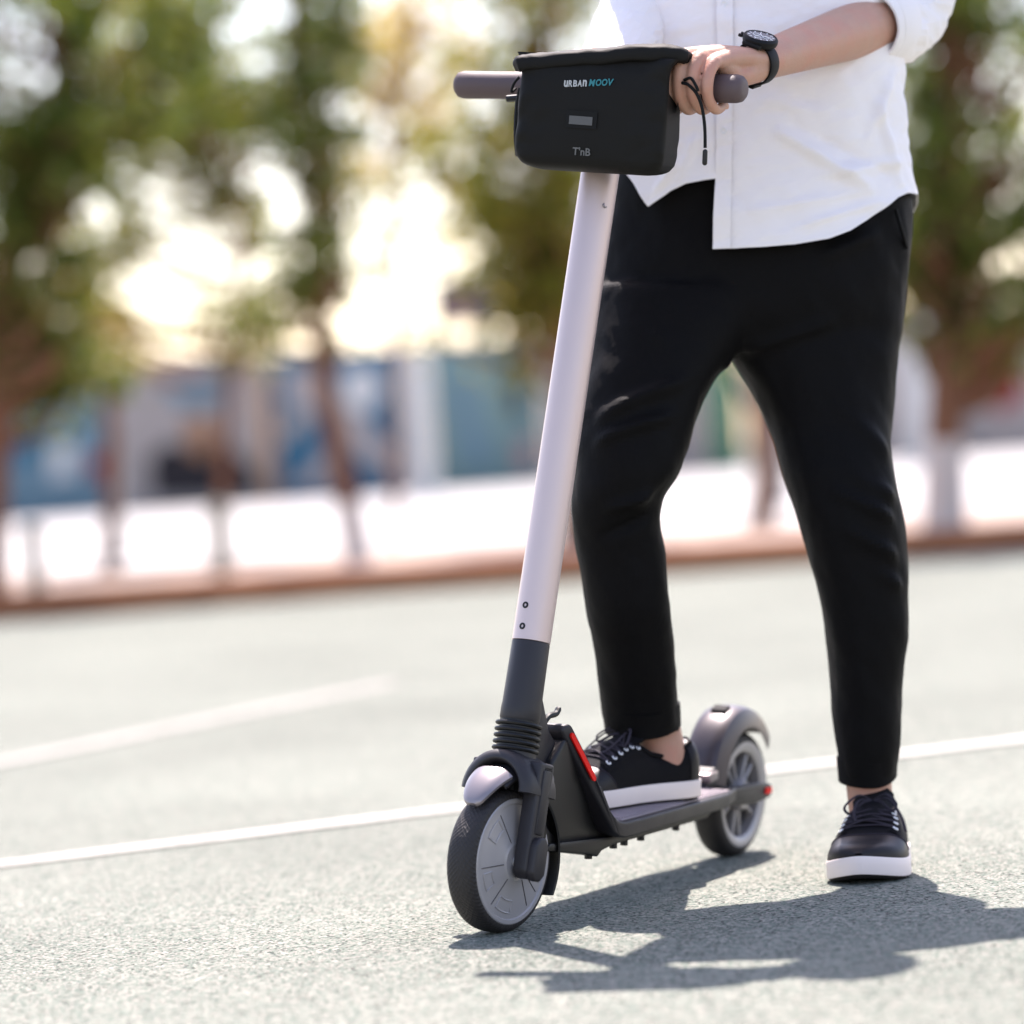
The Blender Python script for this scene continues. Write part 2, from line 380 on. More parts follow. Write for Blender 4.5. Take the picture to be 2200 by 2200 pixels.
# mural wall
WY = 80.0
def wx(px): return P(px, 992, WY).x
def wp(px, py, off=0): return P(px, py, WY - off)
mw = empty('mural_wall', Vector((0, WY, 0)), 'long wall of painted panels across the pale pavement', 'wall')
wm = {k: mat('mural ' + k, tuple(x*.60 for x in c), .8, .2, var=.18, varscale=1.2) for k, c in {
    'blue': (.04, .17, .29), 'slate': (.20, .32, .40), 'pale': (.47, .42, .40), 'cream': (.58, .5, .47), 'teal': (.24, .36, .36),
    'green': (.10, .28, .17), 'dark': (.035, .03, .035), 'tan': (.42, .22, .12), 'red': (.36, .02, .03), 'pink': (.5, .3, .3), 'white': (.8, .8, .8), 'violet': (.09, .08, .16)}.items()}
panels = [(-900, -400, 'pale'), (-400, 0, 'teal'), (0, 250, 'slate'), (250, 570, 'pale'), (570, 600, 'tan'), (600, 885, 'blue'), (885, 940, 'white'), (940, 1180, 'teal'), (1180, 1420, 'cream'), (1420, 1530, 'pale'),
          (1530, 1600, 'green'), (1610, 1760, 'pale'), (1760, 1960, 'cream'), (1960, 2110, 'pale'), (2110, 2320, 'cream'), (2320, 2800, 'slate'), (2800, 3300, 'pale')]
TOPZ = 3.45
for a_, b_, k in panels:
    x0, x1 = P(a_, 1050 + (1100-a_)*.07, WY).x, P(b_, 1050 + (1100-b_)*.07, WY).x
    link('panel', box(((x0+x1)/2, WY + .1, TOPZ/2), (x1 - x0 - .02, .2, TOPZ), .01), wm[k], mw)
def patch(poly, k, off=.03, th=.04):
    pts = [wp(px, py, off) for px, py in poly]; q = [(p.x, p.z) for p in pts]
    link('painted_shape', prism(q, WY - off, WY - off + th - .02), wm[k], mw)
patch([(610, 800), (665, 795), (885, 1005), (885, 1050), (860, 1050), (610, 835)], 'cream')
patch([(720, 940), (775, 905), (680, 1055), (625, 1055)], 'cream', .05)
patch([(735, 800), (800, 785), (825, 840), (790, 890), (735, 870)], 'white', .07)
patch([(605, 900), (640, 870), (665, 905), (630, 945), (605, 940)], 'pale', .05)
patch([(320, 985), (360, 950), (420, 965), (480, 945), (540, 1000), (560, 1068), (330, 1072)], 'dark')
patch([(400, 890), (450, 885), (465, 950), (440, 985), (405, 975)], 'tan', .05)
patch([(345, 820), (500, 800), (470, 870), (430, 885), (380, 870)], 'slate')
patch([(190, 985), (235, 975), (240, 1020), (200, 1025)], 'red')
patch([(960, 820), (1000, 815), (1060, 1000), (1010, 1010)], 'slate')
patch([(1090, 820), (1120, 815), (1130, 890), (1105, 900)], 'dark')
patch([(1110, 950), (1150, 945), (1150, 1010), (1115, 1015)], 'pink')
patch([(2080, 800), (2180, 755), (2200, 850), (2160, 885), (2075, 850)], 'red', .05)
patch([(20, 930), (90, 920), (80, 990), (20, 1000)], 'blue')
patch([(110, 960), (160, 955), (160, 1020), (110, 1030)], 'white')

def pillar(px, py0, py1, y, wpx, m, name, label, cat, cap=None):
    """a post standing on the ground at distance y"""
    b0 = P(px, py0, y); top = P(px, py1, y); wd = wpx / F_PX * y
    base = Vector((b0.x, y, 0)); root = empty(name, base, label, cat)
    link('shaft', box((b0.x, y, top.z/2), (wd, wd, top.z), wd*.12), m, root)
    if cap: link('head', box((b0.x, y, top.z - .35), (wd*cap, wd*cap, .7), wd*.1), wm['white'], root)
    link('base', box((b0.x, y, .06), (wd*1.8, wd*1.8, .12), .01), m, root)
    return root
gm = mat('galvanised post', (.42, .43, .43), .5, .5, .5)
pillar(918, 1050, 765, 62, 40, wm['white'], 'light_column', 'white column standing before the blue mural panel', 'column')
pillar(262, 1190, 900, 30, 16, gm, 'fence_post', 'slim grey metal post before the pale mural panel', 'post', None)
pillar(1690, 1120, 640, 34, 26, gm, 'fence_post', 'grey metal post rising between the trouser legs and the tree', 'post', None)
pillar(1995, 1080, 660, 62, 62, wm['white'], 'light_column', 'white column beside the limewashed tree trunk', 'column')
# far dark board over the wall
root = empty('sign_board', Vector((P(1030, 650, 84).x, 84, 0)), 'dark blue violet board on posts behind the mural wall', 'sign')
c0, c1 = P(925, 600, 84), P(1130, 690, 84)
link('board', box(((c0.x+c1.x)/2, 84, (c0.z+c1.z)/2), (c1.x-c0.x, .15, abs(c0.z-c1.z)), .02), wm['violet'], root)
c2, c3 = P(960, 640, 84), P(1010, 690, 84)
link('board_print', box(((c2.x+c3.x)/2, 83.9, (c2.z+c3.z)/2), (c3.x-c2.x, .04, abs(c2.z-c3.z)), .01), wm['pink'], root)
for xx in (c0.x + .3, c1.x - .3): link('post', box((xx, 84.15, c1.z/2 + .2), (.12, .12, c1.z + .4), .01), gm, root)

# ------------------------------------------------------------------ trees
def tree(label, base_px, y, trunk_pts, r0, clumps, leaf, lime=0, dens=1.0, leafsize=.078, seed=1):
    rng = random.Random(seed); base = Vector((P(*base_px, y).x, y, .08))
    root = empty('broadleaf_tree', base, label, 'tree', None)
    pts = [base] + [P(px, py, yy) for px, py, yy in trunk_pts]
    path = spline(pts, 5); n = len(path)
    rad = [r0 * (1 - .72*i/(n-1)) for i in range(n)]; rad[0] *= 1.25
    mb = MB(); mb.add(*tube(path, rad, 9)); 
    centers = [(P(px, py, y + dy), r/F_PX*(y+dy)) for px, py, r, dy in clumps]
    for c, r in centers:                                  # limbs out to each clump
        k = min(range(n), key=lambda i: (path[i]-c).length + (3 if path[i].z > c.z - .1 else 0)); s = path[max(1, k-1)]
        mid = s.lerp(c, .5) + Vector((rng.uniform(-.1, .1), rng.uniform(-.1, .1), -.08))
        mb.add(*tube(spline([s, mid, c], 3), [rad[max(1, k-1)]*.5*(1-i/7) + .006 for i in range(7)], 5))
    link('trunk', mb.me(), M_['bark'], root)
    if lime:
        lp = [p for p in path if p.z < lime]; 
        link('limewash', MB().add(*tube(lp, [rad[i]*1.04 + .002 for i in range(len(lp))], 12)).me(), M_['lime'], root)
    vs = []; fs = []
    for c, r in centers:
        # a clump is several small twigs' worth of leaves with gaps between
        sub = [(c + Vector((rng.gauss(0, .62), rng.gauss(0, .62), rng.gauss(0, .58)))*r, r*rng.uniform(.16, .36)) for _ in range(7)]
        N = int(min(1300, 380*dens*(r/.35)**2))
        for _ in range(N):
            sc_, sr = rng.choice(sub)
            p = sc_ + Vector((rng.gauss(0, .55), rng.gauss(0, .55), rng.gauss(0, .5)))*sr
            if _ % 4 == 0: p = c + Vector((rng.gauss(0, .8), rng.gauss(0, .8), rng.gauss(0, .7)))*r
            if p.z < 1.2 and rng.random() < .5: continue
            s = leafsize * rng.uniform(.6, 1.3)
            d = Vector((rng.gauss(0, 1), rng.gauss(0, 1), rng.gauss(-.4, .7))).normalized()
            u = d.cross(Vector((rng.gauss(0, 1), rng.gauss(0, 1), rng.gauss(0, 1)))).normalized(); k = d.cross(u)
            b = len(vs)
            vs += [p, p + d*s*.5 + u*s*.3 + k*s*.08, p + d*s, p + d*s*.5 - u*s*.3 + k*s*.08]
            fs += [(b, b+1, b+2), (b, b+2, b+3)]
    me = mesh(vs, fs)
    o = link('crown', me, leaf, root, sharp=None); return root

TY = 21.5
GAPS = [(60, 60, 120), (110, 180, 90), (10, 190, 80), (330, 190, 55), (530, 60, 110), (610, 130, 60), (340, 370, 75), (240, 460, 85), (110, 490, 60), (550, 340, 85), (600, 430, 80), (420, 550, 150), (300, 600, 110), (480, 600, 110), (360, 720, 120), (830, 280, 75), (880, 350, 65), (840, 440, 90), (930, 440, 65), (1060, 60, 65), (830, 600, 120), (780, 690, 80), (870, 520, 60), (690, 410, 35), (740, 200, 45), (680, 660, 35),
        (1000, 640, 75), (950, 650, 50), (2170, 40, 60), (2190, 130, 50), (2160, 220, 60), (2120, 560, 45), (2065, 570, 35), (2190, 570, 50), (2150, 350, 50), (1995, 720, 50)]
FILL = {}
def make_fill():
    rng = random.Random(99); owner = [(60, 'left'), (300, 'gold'), (480, 'gold'), (660, 'lean'), (850, 'sparse'), (1180, 'olive'), (2040, 'right')]
    for _ in range(680):
        x, y = rng.uniform(-60, 1260), rng.uniform(-60, 780)
        if _ % 5 == 0: x = rng.uniform(1930, 2260)
        if any((x-a)**2 + (y-b)**2 < (r*.60 + 12)**2 for a, b, r in GAPS) or (y > 690 and 300 < x < 2000): continue
        k = min(owner, key=lambda o: abs(o[0] - x))[1]
        FILL.setdefault(k, []).append((x, y, rng.uniform(32, 62), rng.uniform(-.6, .8)))
make_fill()
tree('leaning tree with dark green lower crown and thin orange brown trunk', (775, 1245), TY, [(748, 1080, TY), (712, 900, TY), (690, 760, TY), (690, 560, TY), (660, 330, TY+.2), (640, 60, TY+.3), (640, -250, TY)], .085,
     [(690, 540, 85, 0), (640, 620, 80, -.3), (590, 650, 75, .3), (690, 640, 60, .2), (720, 470, 60, 0), (650, 560, 70, .2), (540, 690, 60, 0), (670, 360, 45, -.2), (700, 300, 55, .4), (620, 180, 80, 0), (560, 200, 80, .3), (480, 190, 85, .2), (400, 260, 80, .1), (680, 230, 60, 0), (670, 80, 70, -.2), (620, 80, 70, .3), (740, 40, 70, .2), (780, 130, 50, 0), (700, 700, 45, .1), (480, 30, 50, .1), (560, 310, 40, 0),
      (520, -150, 120, 0), (700, -150, 120, 0), (640, -330, 140, 0)] + FILL['lean'], M_['leafA'], lime=.5, seed=2)
tree('dark green tree at the court end with orange brown trunk', (-30, 1275), 20.6, [(-20, 1000, 20.6), (0, 800, 20.6), (20, 600, 20.7), (60, 400, 20.8), (120, 200, 21), (160, -100, 21), (170, -350, 21)], .12,
     [(310, 90, 110, 0), (240, 170, 100, .3), (420, 100, 80, .2), (130, 290, 105, 0), (50, 330, 100, -.3), (200, 380, 80, .4), (90, 430, 95, 0), (360, 230, 80, .3), (180, 40, 70, .2), (30, 500, 70, 0), (60, 800, 105, 0), (150, 840, 85, .3), (30, 880, 80, .2), (100, 750, 70, 0), (220, 790, 60, .4), (250, 280, 80, 0), (340, 30, 80, 0), (-60, 700, 100, .1), (180, 250, 90, -.2), (40, 390, 90, .2), (290, 170, 80, .3),
      (150, -170, 140, 0), (330, -120, 110, 0), (20, -150, 120, 0)] + FILL['left'], M_['leafA'], dens=1.15, seed=3)
tree('small yellow green tree with pale foliage low over the mural', (235, 1240), 23.5, [(240, 1000, 23.5), (230, 850, 23.5), (190, 740, 23.5), (150, 650, 23.5), (120, 540, 23.5)], .06,
     [(60, 620, 95, 0), (130, 690, 100, 0), (200, 740, 85, .3), (110, 760, 80, .2), (30, 700, 90, .2), (240, 680, 55, 0), (170, 610, 70, .1), (60, 540, 70, 0), (250, 780, 50, .2), (120, 480, 50, 0)], M_['leafC'], dens=.75, seed=4)
tree('golden olive tree with an arching crown beside the leaning tree', (470, 1240), 25, [(478, 1050, 25), (490, 880, 25), (500, 740, 25), (520, 500, 25), (480, 250, 25), (460, 0, 25), (450, -250, 25)], .05,
     [(480, 180, 70, 0), (560, 150, 80, .3), (400, 300, 65, 0), (330, 330, 60, .3), (640, 270, 60, 0), (500, 725, 60, .1), (440, 690, 45, 0), (560, 710, 50, .2), (460, 250, 55, 0), (300, 300, 50, .2), (540, 260, 50, .1), (250, 440, 45, 0), (380, 120, 70, .2),
      (450, -80, 100, 0), (600, -60, 90, 0)] + FILL['gold'], M_['leafB'], dens=1.0, seed=5)
tree('olive tree with dense crown rising behind the scooter stem', (1235, 1230), 22.5, [(1230, 1050, 22.5), (1225, 900, 22.5), (1215, 700, 22.5), (1190, 480, 22.6), (1170, 250, 22.6), (1170, 0, 22.6), (1170, -250, 22.6)], .1,
     [(950, 310, 80, 0), (1000, 350, 75, .3), (1060, 430, 90, 0), (1110, 500, 100, -.3), (1180, 420, 100, .2), (1150, 570, 95, 0), (1100, 720, 75, .3), (1160, 650, 90, 0), (1220, 750, 90, .2), (1250, 60, 100, 0), (1200, 130, 90, .3), (1180, 30, 80, 0), (1240, 560, 110, 0), (1280, 420, 110, .2), (960, 390, 55, .2), (1020, 480, 60, 0), (900, 360, 45, .1), (1090, 300, 70, .2), (1300, 240, 120, 0), (1140, 800, 60, .1), (900, 720, 40, .1),
      (1200, -130, 120, 0), (1330, -60, 120, 0), (1060, -100, 100, .2)] + FILL['olive'], M_['leafB'], dens=1.0, seed=6)
tree('sparse light tree with scattered pale leaves between the dense crowns', (845, 1225), 27, [(850, 1050, 27), (852, 800, 27), (850, 500, 27), (840, 300, 27), (850, 0, 27), (850, -200, 27)], .045,
     [(880, 60, 70, 0), (900, 150, 60, .2), (830, 30, 70, .2), (960, 90, 60, 0), (820, 200, 45, 0), (770, 240, 40, 0), (740, 400, 40, .1), (840, 500, 35, 0), (860, 300, 30, 0), (780, 460, 30, .1), (790, 60, 60, 0), (960, 20, 60, .1), (900, 230, 40, 0), (820, 640, 30, 0), (1030, 60, 60, .2), (870, 400, 30, .1), (760, 330, 35, .1)] + FILL['sparse'], M_['leafC'], dens=.55, seed=7)
tree('dark tree with broad limewashed trunk beside the standing leg', (2032, 1188), 18.9 + .55, [(2030, 1000, 19.4), (2032, 850, 19.4), (2040, 600, 19.5), (2050, 350, 19.5), (2030, 50, 19.5), (2040, -250, 19.5)], .125,
     [(2000, 200, 75, 0), (2050, 330, 95, 0), (1990, 480, 85, .3), (2080, 570, 85, 0), (2000, 620, 65, .2), (2150, 690, 80, 0), (2060, 80, 85, .2), (2180, 320, 60, 0), (2110, 450, 70, .2), (2000, 360, 80, -.3), (2060, 680, 70, .1), (1990, 720, 45, 0), (2110, 220, 60, .3), (2170, 600, 60, .2), (2230, 450, 90, 0), (2260, 700, 80, 0), (1930, 560, 80, 0), (1930, 300, 90, 0), (2020, 20, 80, 0), (2050, 500, 80, 0),
      (2040, -150, 130, 0), (2180, -120, 110, .2), (1900, -130, 120, .2), (1840, 100, 90, 0)] + FILL['right'], M_['leafA'], lime=.62, dens=1.2, seed=8)
tree('olive tree hidden behind the rider beyond the kerb', (1640, 1215), 24, [(1645, 1000, 24), (1650, 700, 24), (1640, 300, 24), (1650, -100, 24)], .1,
     [(1580, 700, 80, 0), (1650, 620, 110, 0), (1560, 560, 110, 0), (1700, 480, 110, 0), (1560, 400, 110, 0), (1720, 300, 120, 0), (1500, 250, 110, 0), (1660, 120, 120, 0), (1580, 780, 45, 0), (1820, 650, 90, 0), (1830, 420, 100, 0)], M_['leafB'], dens=.9, seed=9)
def shrub(px, py, y, hpx, wpx, label, leaf, seed):
    rng = random.Random(seed); b = P(px, py, y); base = Vector((b.x, y, .08)); root = empty('shrub', base, label, 'shrub')
    h = hpx/F_PX*y; wd = wpx/F_PX*y; mb = MB(); vs = []; fs = []
    for _ in range(14):
        tip = base + Vector((rng.gauss(0, .4)*wd, rng.gauss(0, .4)*wd, h*rng.uniform(.6, 1)))
        mb.add(*tube([base + Vector((rng.gauss(0, .03), rng.gauss(0, .03), 0)), base.lerp(tip, .5) + Vector((0, 0, .05)), tip], [.012, .009, .004], 5))
        for _ in range(90):
            p = base.lerp(tip, rng.uniform(.2, 1)) + Vector((rng.gauss(0, .05), rng.gauss(0, .05), rng.gauss(0, .04)))
            d = Vector((rng.gauss(0, 1), rng.gauss(0, 1), rng.gauss(.3, .7))).normalized(); u = d.cross(Vector((rng.gauss(0, 1), rng.gauss(0, 1), 1))).normalized(); s = rng.uniform(.03, .06); k = len(vs)
            vs += [p, p + d*s*.5 + u*s*.3, p + d*s, p + d*s*.5 - u*s*.3]; fs += [(k, k+1, k+2), (k, k+2, k+3)]
    link('stem', mb.me(), M_['bark'], root); link('foliage', mesh(vs, fs), leaf, root, sharp=None)
bm_ = mat('weathered concrete', (.30, .28, .22), .9, .2, var=.2, varscale=8)
def bollard(px, py0, py1, y, wpx, label):
    b0, t0 = P(px, py0, y), P(px, py1, y); wd = wpx/F_PX*y/2; h = t0.z - .09
    root = empty('bollard', Vector((b0.x, y, .1)), label, 'bollard', None)
    M = Matrix.Translation((b0.x, y, .1))
    link('shaft', MB().add(*lathe([(wd*.95, 0), (wd*.95, h*.8)], 24, 'Z')).me(), bm_, root, M)
    link('cap', MB().add(*lathe([(wd*.8, h*.8), (wd*1.08, h*.83), (wd*1.08, h*.93), (wd*.8, h), (wd*.2, h*1.02)], 24, 'Z')).me(), bm_, root, M)
bollard(478, 1215, 1085, 21.0, 46, 'weathered concrete bollard before the golden olive tree')
bollard(76, 1245, 1130, 20.4, 40, 'weathered concrete bollard beside the dark tree at the court end')

# ------------------------------------------------------------------ electric scooter
FC, RC = G(1030, 2005), G(1565, 1838)
bf = (FC - RC).normalized(); bl = Vector((-bf.y, bf.x, 0)); LEAN = R_(6)
bup = Vector((0, 0, 1))*math.cos(LEAN) + bl*math.sin(LEAN); blv = bl*math.cos(LEAN) - Vector((0, 0, 1))*math.sin(LEAN)
def frame(o, x, y, z):
    M = Matrix.Identity(4)
    for i, a in enumerate((x, y, z)):
        for k in range(3): M[k][i] = a[k]
    for k in range(3): M[k][3] = o[k]
    return M
BM = frame(FC, bf, blv, bup)
A = P(1072, 1848, 4.9); T = P(1317, 185, 5.09)
sz = (T - A).normalized(); hd = R_(35); sx = Vector((-math.sin(hd), -math.cos(hd), 0)); sx = (sx - sz*sx.dot(sz)).normalized(); sy = sz.cross(sx)
SM = frame(A, sx, sy, sz); SL = (T - A).length
S = empty('electric_scooter', FC, 'silver stemmed electric kick scooter leaning towards its rider', 'scooter')

def arc_shell(r, a0, a1, w, h, th=.003, n=24, m=12, cx=0, cz=0, skirt=0):
    """curved guard round a wheel (axis y): r, w, h may be functions of t in 0..1"""
    fr = (lambda t: r) if not callable(r) else r; fw = (lambda t: w) if not callable(w) else w; fh = (lambda t: h) if not callable(h) else h
    rows = []
    for i in range(n + 1):
        t = i/n; a = R_(lerp(a0, a1, t)); row = []
        for j in range(m + 1):
            q = j/m*2 - 1; y = fw(t)*math.copysign(abs(q)**.85, q); rr = fr(t) + fh(t)*(1 - abs(q)**2.6) - skirt*max(0, abs(q) - .8)/.2
            row.append((rr, a, y))
        rows.append(row)
    pt = lambda rr, a, y: Vector((cx + rr*math.cos(a), y, cz + rr*math.sin(a)))
    outer = [[pt(*q) for q in row] for row in rows]; inner = [[pt(q[0]-th, q[1], q[2]*.96) for q in row] for row in rows]
    rings = [o + i[::-1] for o, i in zip(outer, inner)]
    return loft(rings, True)

def tyre(rad, wd, rim, name, parent, M, root):
    n = 96; prof = []
    for k in range(25):
        t = math.pi*(k/24); c, s = math.cos(t), math.sin(t)
        prof.append((rim + (rad - rim)*abs(s)**.62, -wd/2*math.copysign(abs(c)**.8, c)))
    vs = []; at = []
    for k, (r, y) in enumerate(prof):
        for j in range(n + 1):
            a = 2*math.pi*j/n; vs.append(Vector((r*math.cos(a), y, r*math.sin(a)))); at.append((a, y/(wd/2), 0))
    fs = [(i*(n+1)+j, i*(n+1)+j+1, (i+1)*(n+1)+j+1, (i+1)*(n+1)+j) for i in range(len(prof)-1) for j in range(n)]
    me = mesh(vs, fs); A_ = me.attributes.new('tread', 'FLOAT_VECTOR', 'POINT'); A_.data.foreach_set('vector', [c for v in at for c in v])
    return link(name, me, M_['tyre'], parent, M, None)

# front wheel
fw = link('front_wheel', MB().add(*lathe([(.012, -.05), (.012, .052)], 20)).me(), M_['steel'], S, SM)
tyre(.1, .047, .084, 'tyre', fw, SM, S)
for s in (1, -1):
    prof = [(.0885, .016), (.0885, .0225), (.0862, .0245), (.081, .0246), (.0795, .0225), (.07, .0235), (.05, .0262), (.03, .029), (.026, .031), (.001, .0315)]
    hc = link('hub_cover', MB().add(*lathe([(r, s*y) for r, y in prof], 64)).me(), M_['hub'], fw, SM, 20)
# lines and raised pads on the visible hub face
def hub_y(r): return interp(r, [(.026, .0302), (.03, .0292), (.05, .0264), (.07, .0237), (.0775, .0227)])
for a in (52, 138, 207, 228, 300, 345):
    link('hub_seam', MB().add(*tube([Vector((r*math.cos(R_(a)), hub_y(r) + .0001, r*math.sin(R_(a)))) for r in (.03, .045, .06, .074)], .0006, 5)).me(), M_['plastic'], fw, SM)
for a0, a1 in ((262, 292), (318, 338), (150, 196), (20, 46)):
    loop = [(r, a) for a in np.linspace(a0, a1, 8) for r in (.071,)] + [(r, a1) for r in (.066, .061, .056)] + [(.054, a) for a in np.linspace(a1, a0, 8)] + [(r, a0) for r in (.058, .063)]
    link('hub_relief', MB().add(*tube([Vector((r*math.cos(R_(a)), hub_y(r) + .0002, r*math.sin(R_(a)))) for r, a in loop], .0011, 6, closed=True)).me(), M_['hub'], fw, SM)
# fork
ar = []
for x, g in ((-.036, .0), (-.035, .7), (-.028, 1), (.0, 1.03), (.026, 1), (.036, .8), (.040, .35), (.041, 0)):
    ro, ri = .046 + .013*g, .046 - .006*g - .001
    ar.append([Vector((x, ro*math.cos(t)*1.0, .094 + ro*math.sin(t))) for t in np.linspace(0, math.pi, 25)] + [Vector((x, ri*math.cos(t), .094 + ri*math.sin(t))) for t in np.linspace(math.pi, 0, 25)])
fk = link('fork', MB().add(*loft(ar, True)).me(), M_['plastic'], S, SM, 50)
link('crown_collar', MB().add(*lathe([(.020, .140), (.031, .143), (.030, .152), (.022, .153)], 32, 'Z')).me(), M_['plastic'], fk, SM)
for s in (1, -1):
    leg = [(-.019, .14), (.017, .14), (.016, .02), (.016, -.012), (.008, -.022), (-.008, -.022), (-.017, -.012), (-.018, .02)]
    y0, y1 = (.034, .058) if s > 0 else (-.058, -.034)
    link('fork_leg', prism(leg, y0, y1, .004, 3), M_['plastic'], fk, SM)
    cp = [(-.017, .028), (-.008, .038), (.006, .036), (.013, .026), (.014, -.014), (.006, -.024), (-.008, -.024), (-.017, -.014)]
    y0, y1 = (.0585, .069) if s > 0 else (-.069, -.0585)
    link('axle_cover', prism(cp, y0 - .004, y1, .004, 3), M_['plastic'], fk, SM)
    link('leg_rib', box((-.001, s*.0575, .085), (.018, .006, .09), .0025), M_['plastic'], fk, SM)
    link('crown_cap', box((-.004, s*.047, .132), (.03, .022, .016), .006), M_['plastic'], fk, SM)
ff = link('front_fender', MB().add(*arc_shell(lambda t: .110 + .024*t, 62, 114, lambda t: .030 + .006*t, lambda t: .013 + .008*t, .004)).me(), M_['plastic'], S, SM)
link('fender_nose', MB().add(*arc_shell(lambda t: .108 + .014*t**.8, 38, 68, lambda t: .008 + .026*t**.55, lambda t: .002 + .010*t**.8, .004)).me(), M_['chrome'], ff, SM)
link('mudflap', MB().add(*arc_shell(.108, 96, 198, .030, .004, .003)).me(), M_['black'], ff, SM)
# collar and bellows
def cyl(name, prof, m, parent, n=40): return link(name, MB().add(*lathe(prof, n, 'Z')).me(), m, parent, SM, 30)
cyl('steering_collar', [(.0272, .196), (.0285, .199), (.0285, .214), (.0278, .22), (.0268, .306), (.0262, .3075)], M_['plastic'], S)
bp = [(.022, .150)]
for k in range(5):
    z = .153 + k*.0088; bp += [(.0325, z), (.0335, z + .0022), (.0325, z + .0044), (.0275, z + .0056), (.0275, z + .0078)]
bp += [(.024, .197)]
cyl('bellows', bp, M_['black'], S)
# stem
stem = cyl('stem', [(.020, .307), (.0272, .3085), (.0272, .70), (.0276, SL - .03), (.024, SL + .01), (.010, SL + .012)], M_['stem'], S, 64)
for z in (.356, .326):
    q = SM @ Matrix.Translation((.0268, 0, z)) @ Matrix.Rotation(R_(90), 4, 'Y')
    link('screw', MB().add(*lathe([(.0048, -.002), (.0048, .0008), (.0040, .0014), (.0022, .0014), (.0022, -.0005), (.0001, -.0005)], 20, 'Z')).me(), M_['black'], stem, q)
q = SM @ Matrix.Translation((.012, .0245, SL - .182)) @ Matrix.Rotation(R_(-63), 4, 'X')
link('rivet', MB().add(*lathe([(.004, -.002), (.004, .0008), (.0028, .0012), (.0026, -.0004), (.0001, -.0004)], 16, 'Z')).me(), M_['chrome'], stem, q)
# handlebar
GR, GL = P(1600, 191, 4.955), P(983, 182, 5.185); ba = (GR - GL).normalized(); bl_ = (GR - GL).length
hb = link('handlebar', MB().add(*capsule([GL + ba*.08, GR - ba*.10], [.0155, .0155], 20)).me(), M_['plastic'], S)
def grip(a_, b_):
    L_ = (b_ - a_).length; d = (b_ - a_)/L_; pts = []; rr = []
    for t, r in ((0, .019), (.006, .0205), (.02, .0205), (L_*.5, .0198), (L_ - .03, .0202), (L_ - .012, .0202), (L_ - .005, .0185), (L_ - .001, .0145), (L_, .008)): pts.append(a_ + d*t); rr.append(r)
    return MB().add(*tube(pts, rr, 28)).me()
link('grip', grip(GL.lerp(GR, .30), GL), M_['rubber'], hb, None, 50)
link('grip', grip(GR.lerp(GL, .30), GR), M_['rubber'], hb, None, 50)
link('handlebar_clamp', MB().add(*capsule([T - sz*.05, T - sz*.005], .031, 24)).me(), M_['plastic'], hb)
link('brake_lever', MB().add(*tube(spline([GL.lerp(GR, .33) + Vector((0, -.03, -.012)), GL.lerp(GR, .28) + Vector((-.01, -.05, -.02)), GL.lerp(GR, .2) + Vector((-.01, -.055, -.024))], 4), .005, 8)).me(), M_['black'], hb)

# body and deck (body frame: x forward from the front wheel contact)
body = link('neck_housing', prism([(-.088, .128), (-.10, .185), (-.125, .23), (-.160, .258), (-.172, .258), (-.275, .128), (-.30, .099), (-.225, .088), (-.10, .112)], -.044, .044, .006, 3), M_['black'], S, BM)
hin = link('folding_hinge', prism([(-.065, .165), (-.085, .29), (-.098, .342), (-.108, .334), (-.136, .272), (-.165, .245), (-.20, .19), (-.12, .14), (-.07, .14)], -.004, .032, .004, 2), M_['plastic'], S, BM)
link('hinge_block', prism([(-.02, .175), (-.03, .21), (-.11, .235), (-.13, .205), (-.12, .17)], -.034, .034, .005, 2), M_['black'], hin, BM)
for x, z in ((-.052, .20), (-.062, .182)):
    link('bolt', MB().add(*tube([Vector((x, -.045, z)), Vector((x, .047, z))], .0055, 10)).me(), M_['steel'], hin, BM)
link('release_lever', MB().add(*tube(spline([(-.135, .02, .278), (-.15, .022, .290), (-.168, .024, .292), (-.178, .024, .300)], 4), [.0045]*12 + [.003], 8)).me(), M_['black'], hin, BM)
link('neck_flap', prism([(-.045, .155), (-.06, .165), (-.13, .12), (-.125, .105), (-.055, .128)], -.052, .052, .004, 2), M_['black'], body, BM)
# L shaped deck slab with rounded bend
top = [(-.163, .277), (-.174, .279)] + [(-.179 - .077*t, .274 - .126*t) for t in (.0, .35, .7, 1)] + [(-.268, .138), (-.283, .129), (-.300, .1255), (-.36, .1245), (-.66, .1245), (-.735, .1245)]
bot = [(-.735, .104), (-.66, .102), (-.33, .101), (-.30, .102), (-.283, .106), (-.268, .114), (-.162, .262), (-.158, .270)]
prof2 = top + bot
def wdt(x): return interp(-x, [(.158, .040), (.174, .045), (.2, .056), (.235, .067), (.27, .073), (.3, .075), (.62, .075), (.68, .070), (.735, .052)])
bm = bmesh.new(); vl = []
for s in (-1, 1): vl.append([bm.verts.new((x, s*wdt(x), z)) for x, z in prof2])
n = len(prof2); ntop = len(top)
for i in range(n): bm.faces.new((vl[0][i], vl[1][i], vl[1][(i+1) % n], vl[0][(i+1) % n]))
for s in (0, 1):
    v = vl[s]
    for i in range(ntop - 1):            # side quads between top and bottom outlines
        tgt = lambda k: v[ntop + round((ntop - 1 - k)*(len(bot) - 1)/(ntop - 1))]
        q = [v[i], v[i+1], tgt(i+1), tgt(i)]; q2 = []
        for x_ in q:
            if x_ not in q2: q2.append(x_)
        if len(q2) > 2: bm.faces.new(q2)
bmesh.ops.recalc_face_normals(bm, faces=bm.faces)
sh = [e for e in bm.edges if len(e.link_faces) == 2 and e.calc_face_angle(0) > R_(50)]
bmesh.ops.bevel(bm, geom=sh, offset=.004, segments=3, affect='EDGES', profile=.5)
deck = link('deck', bm_mesh(bm), M_['plastic'], S, BM)
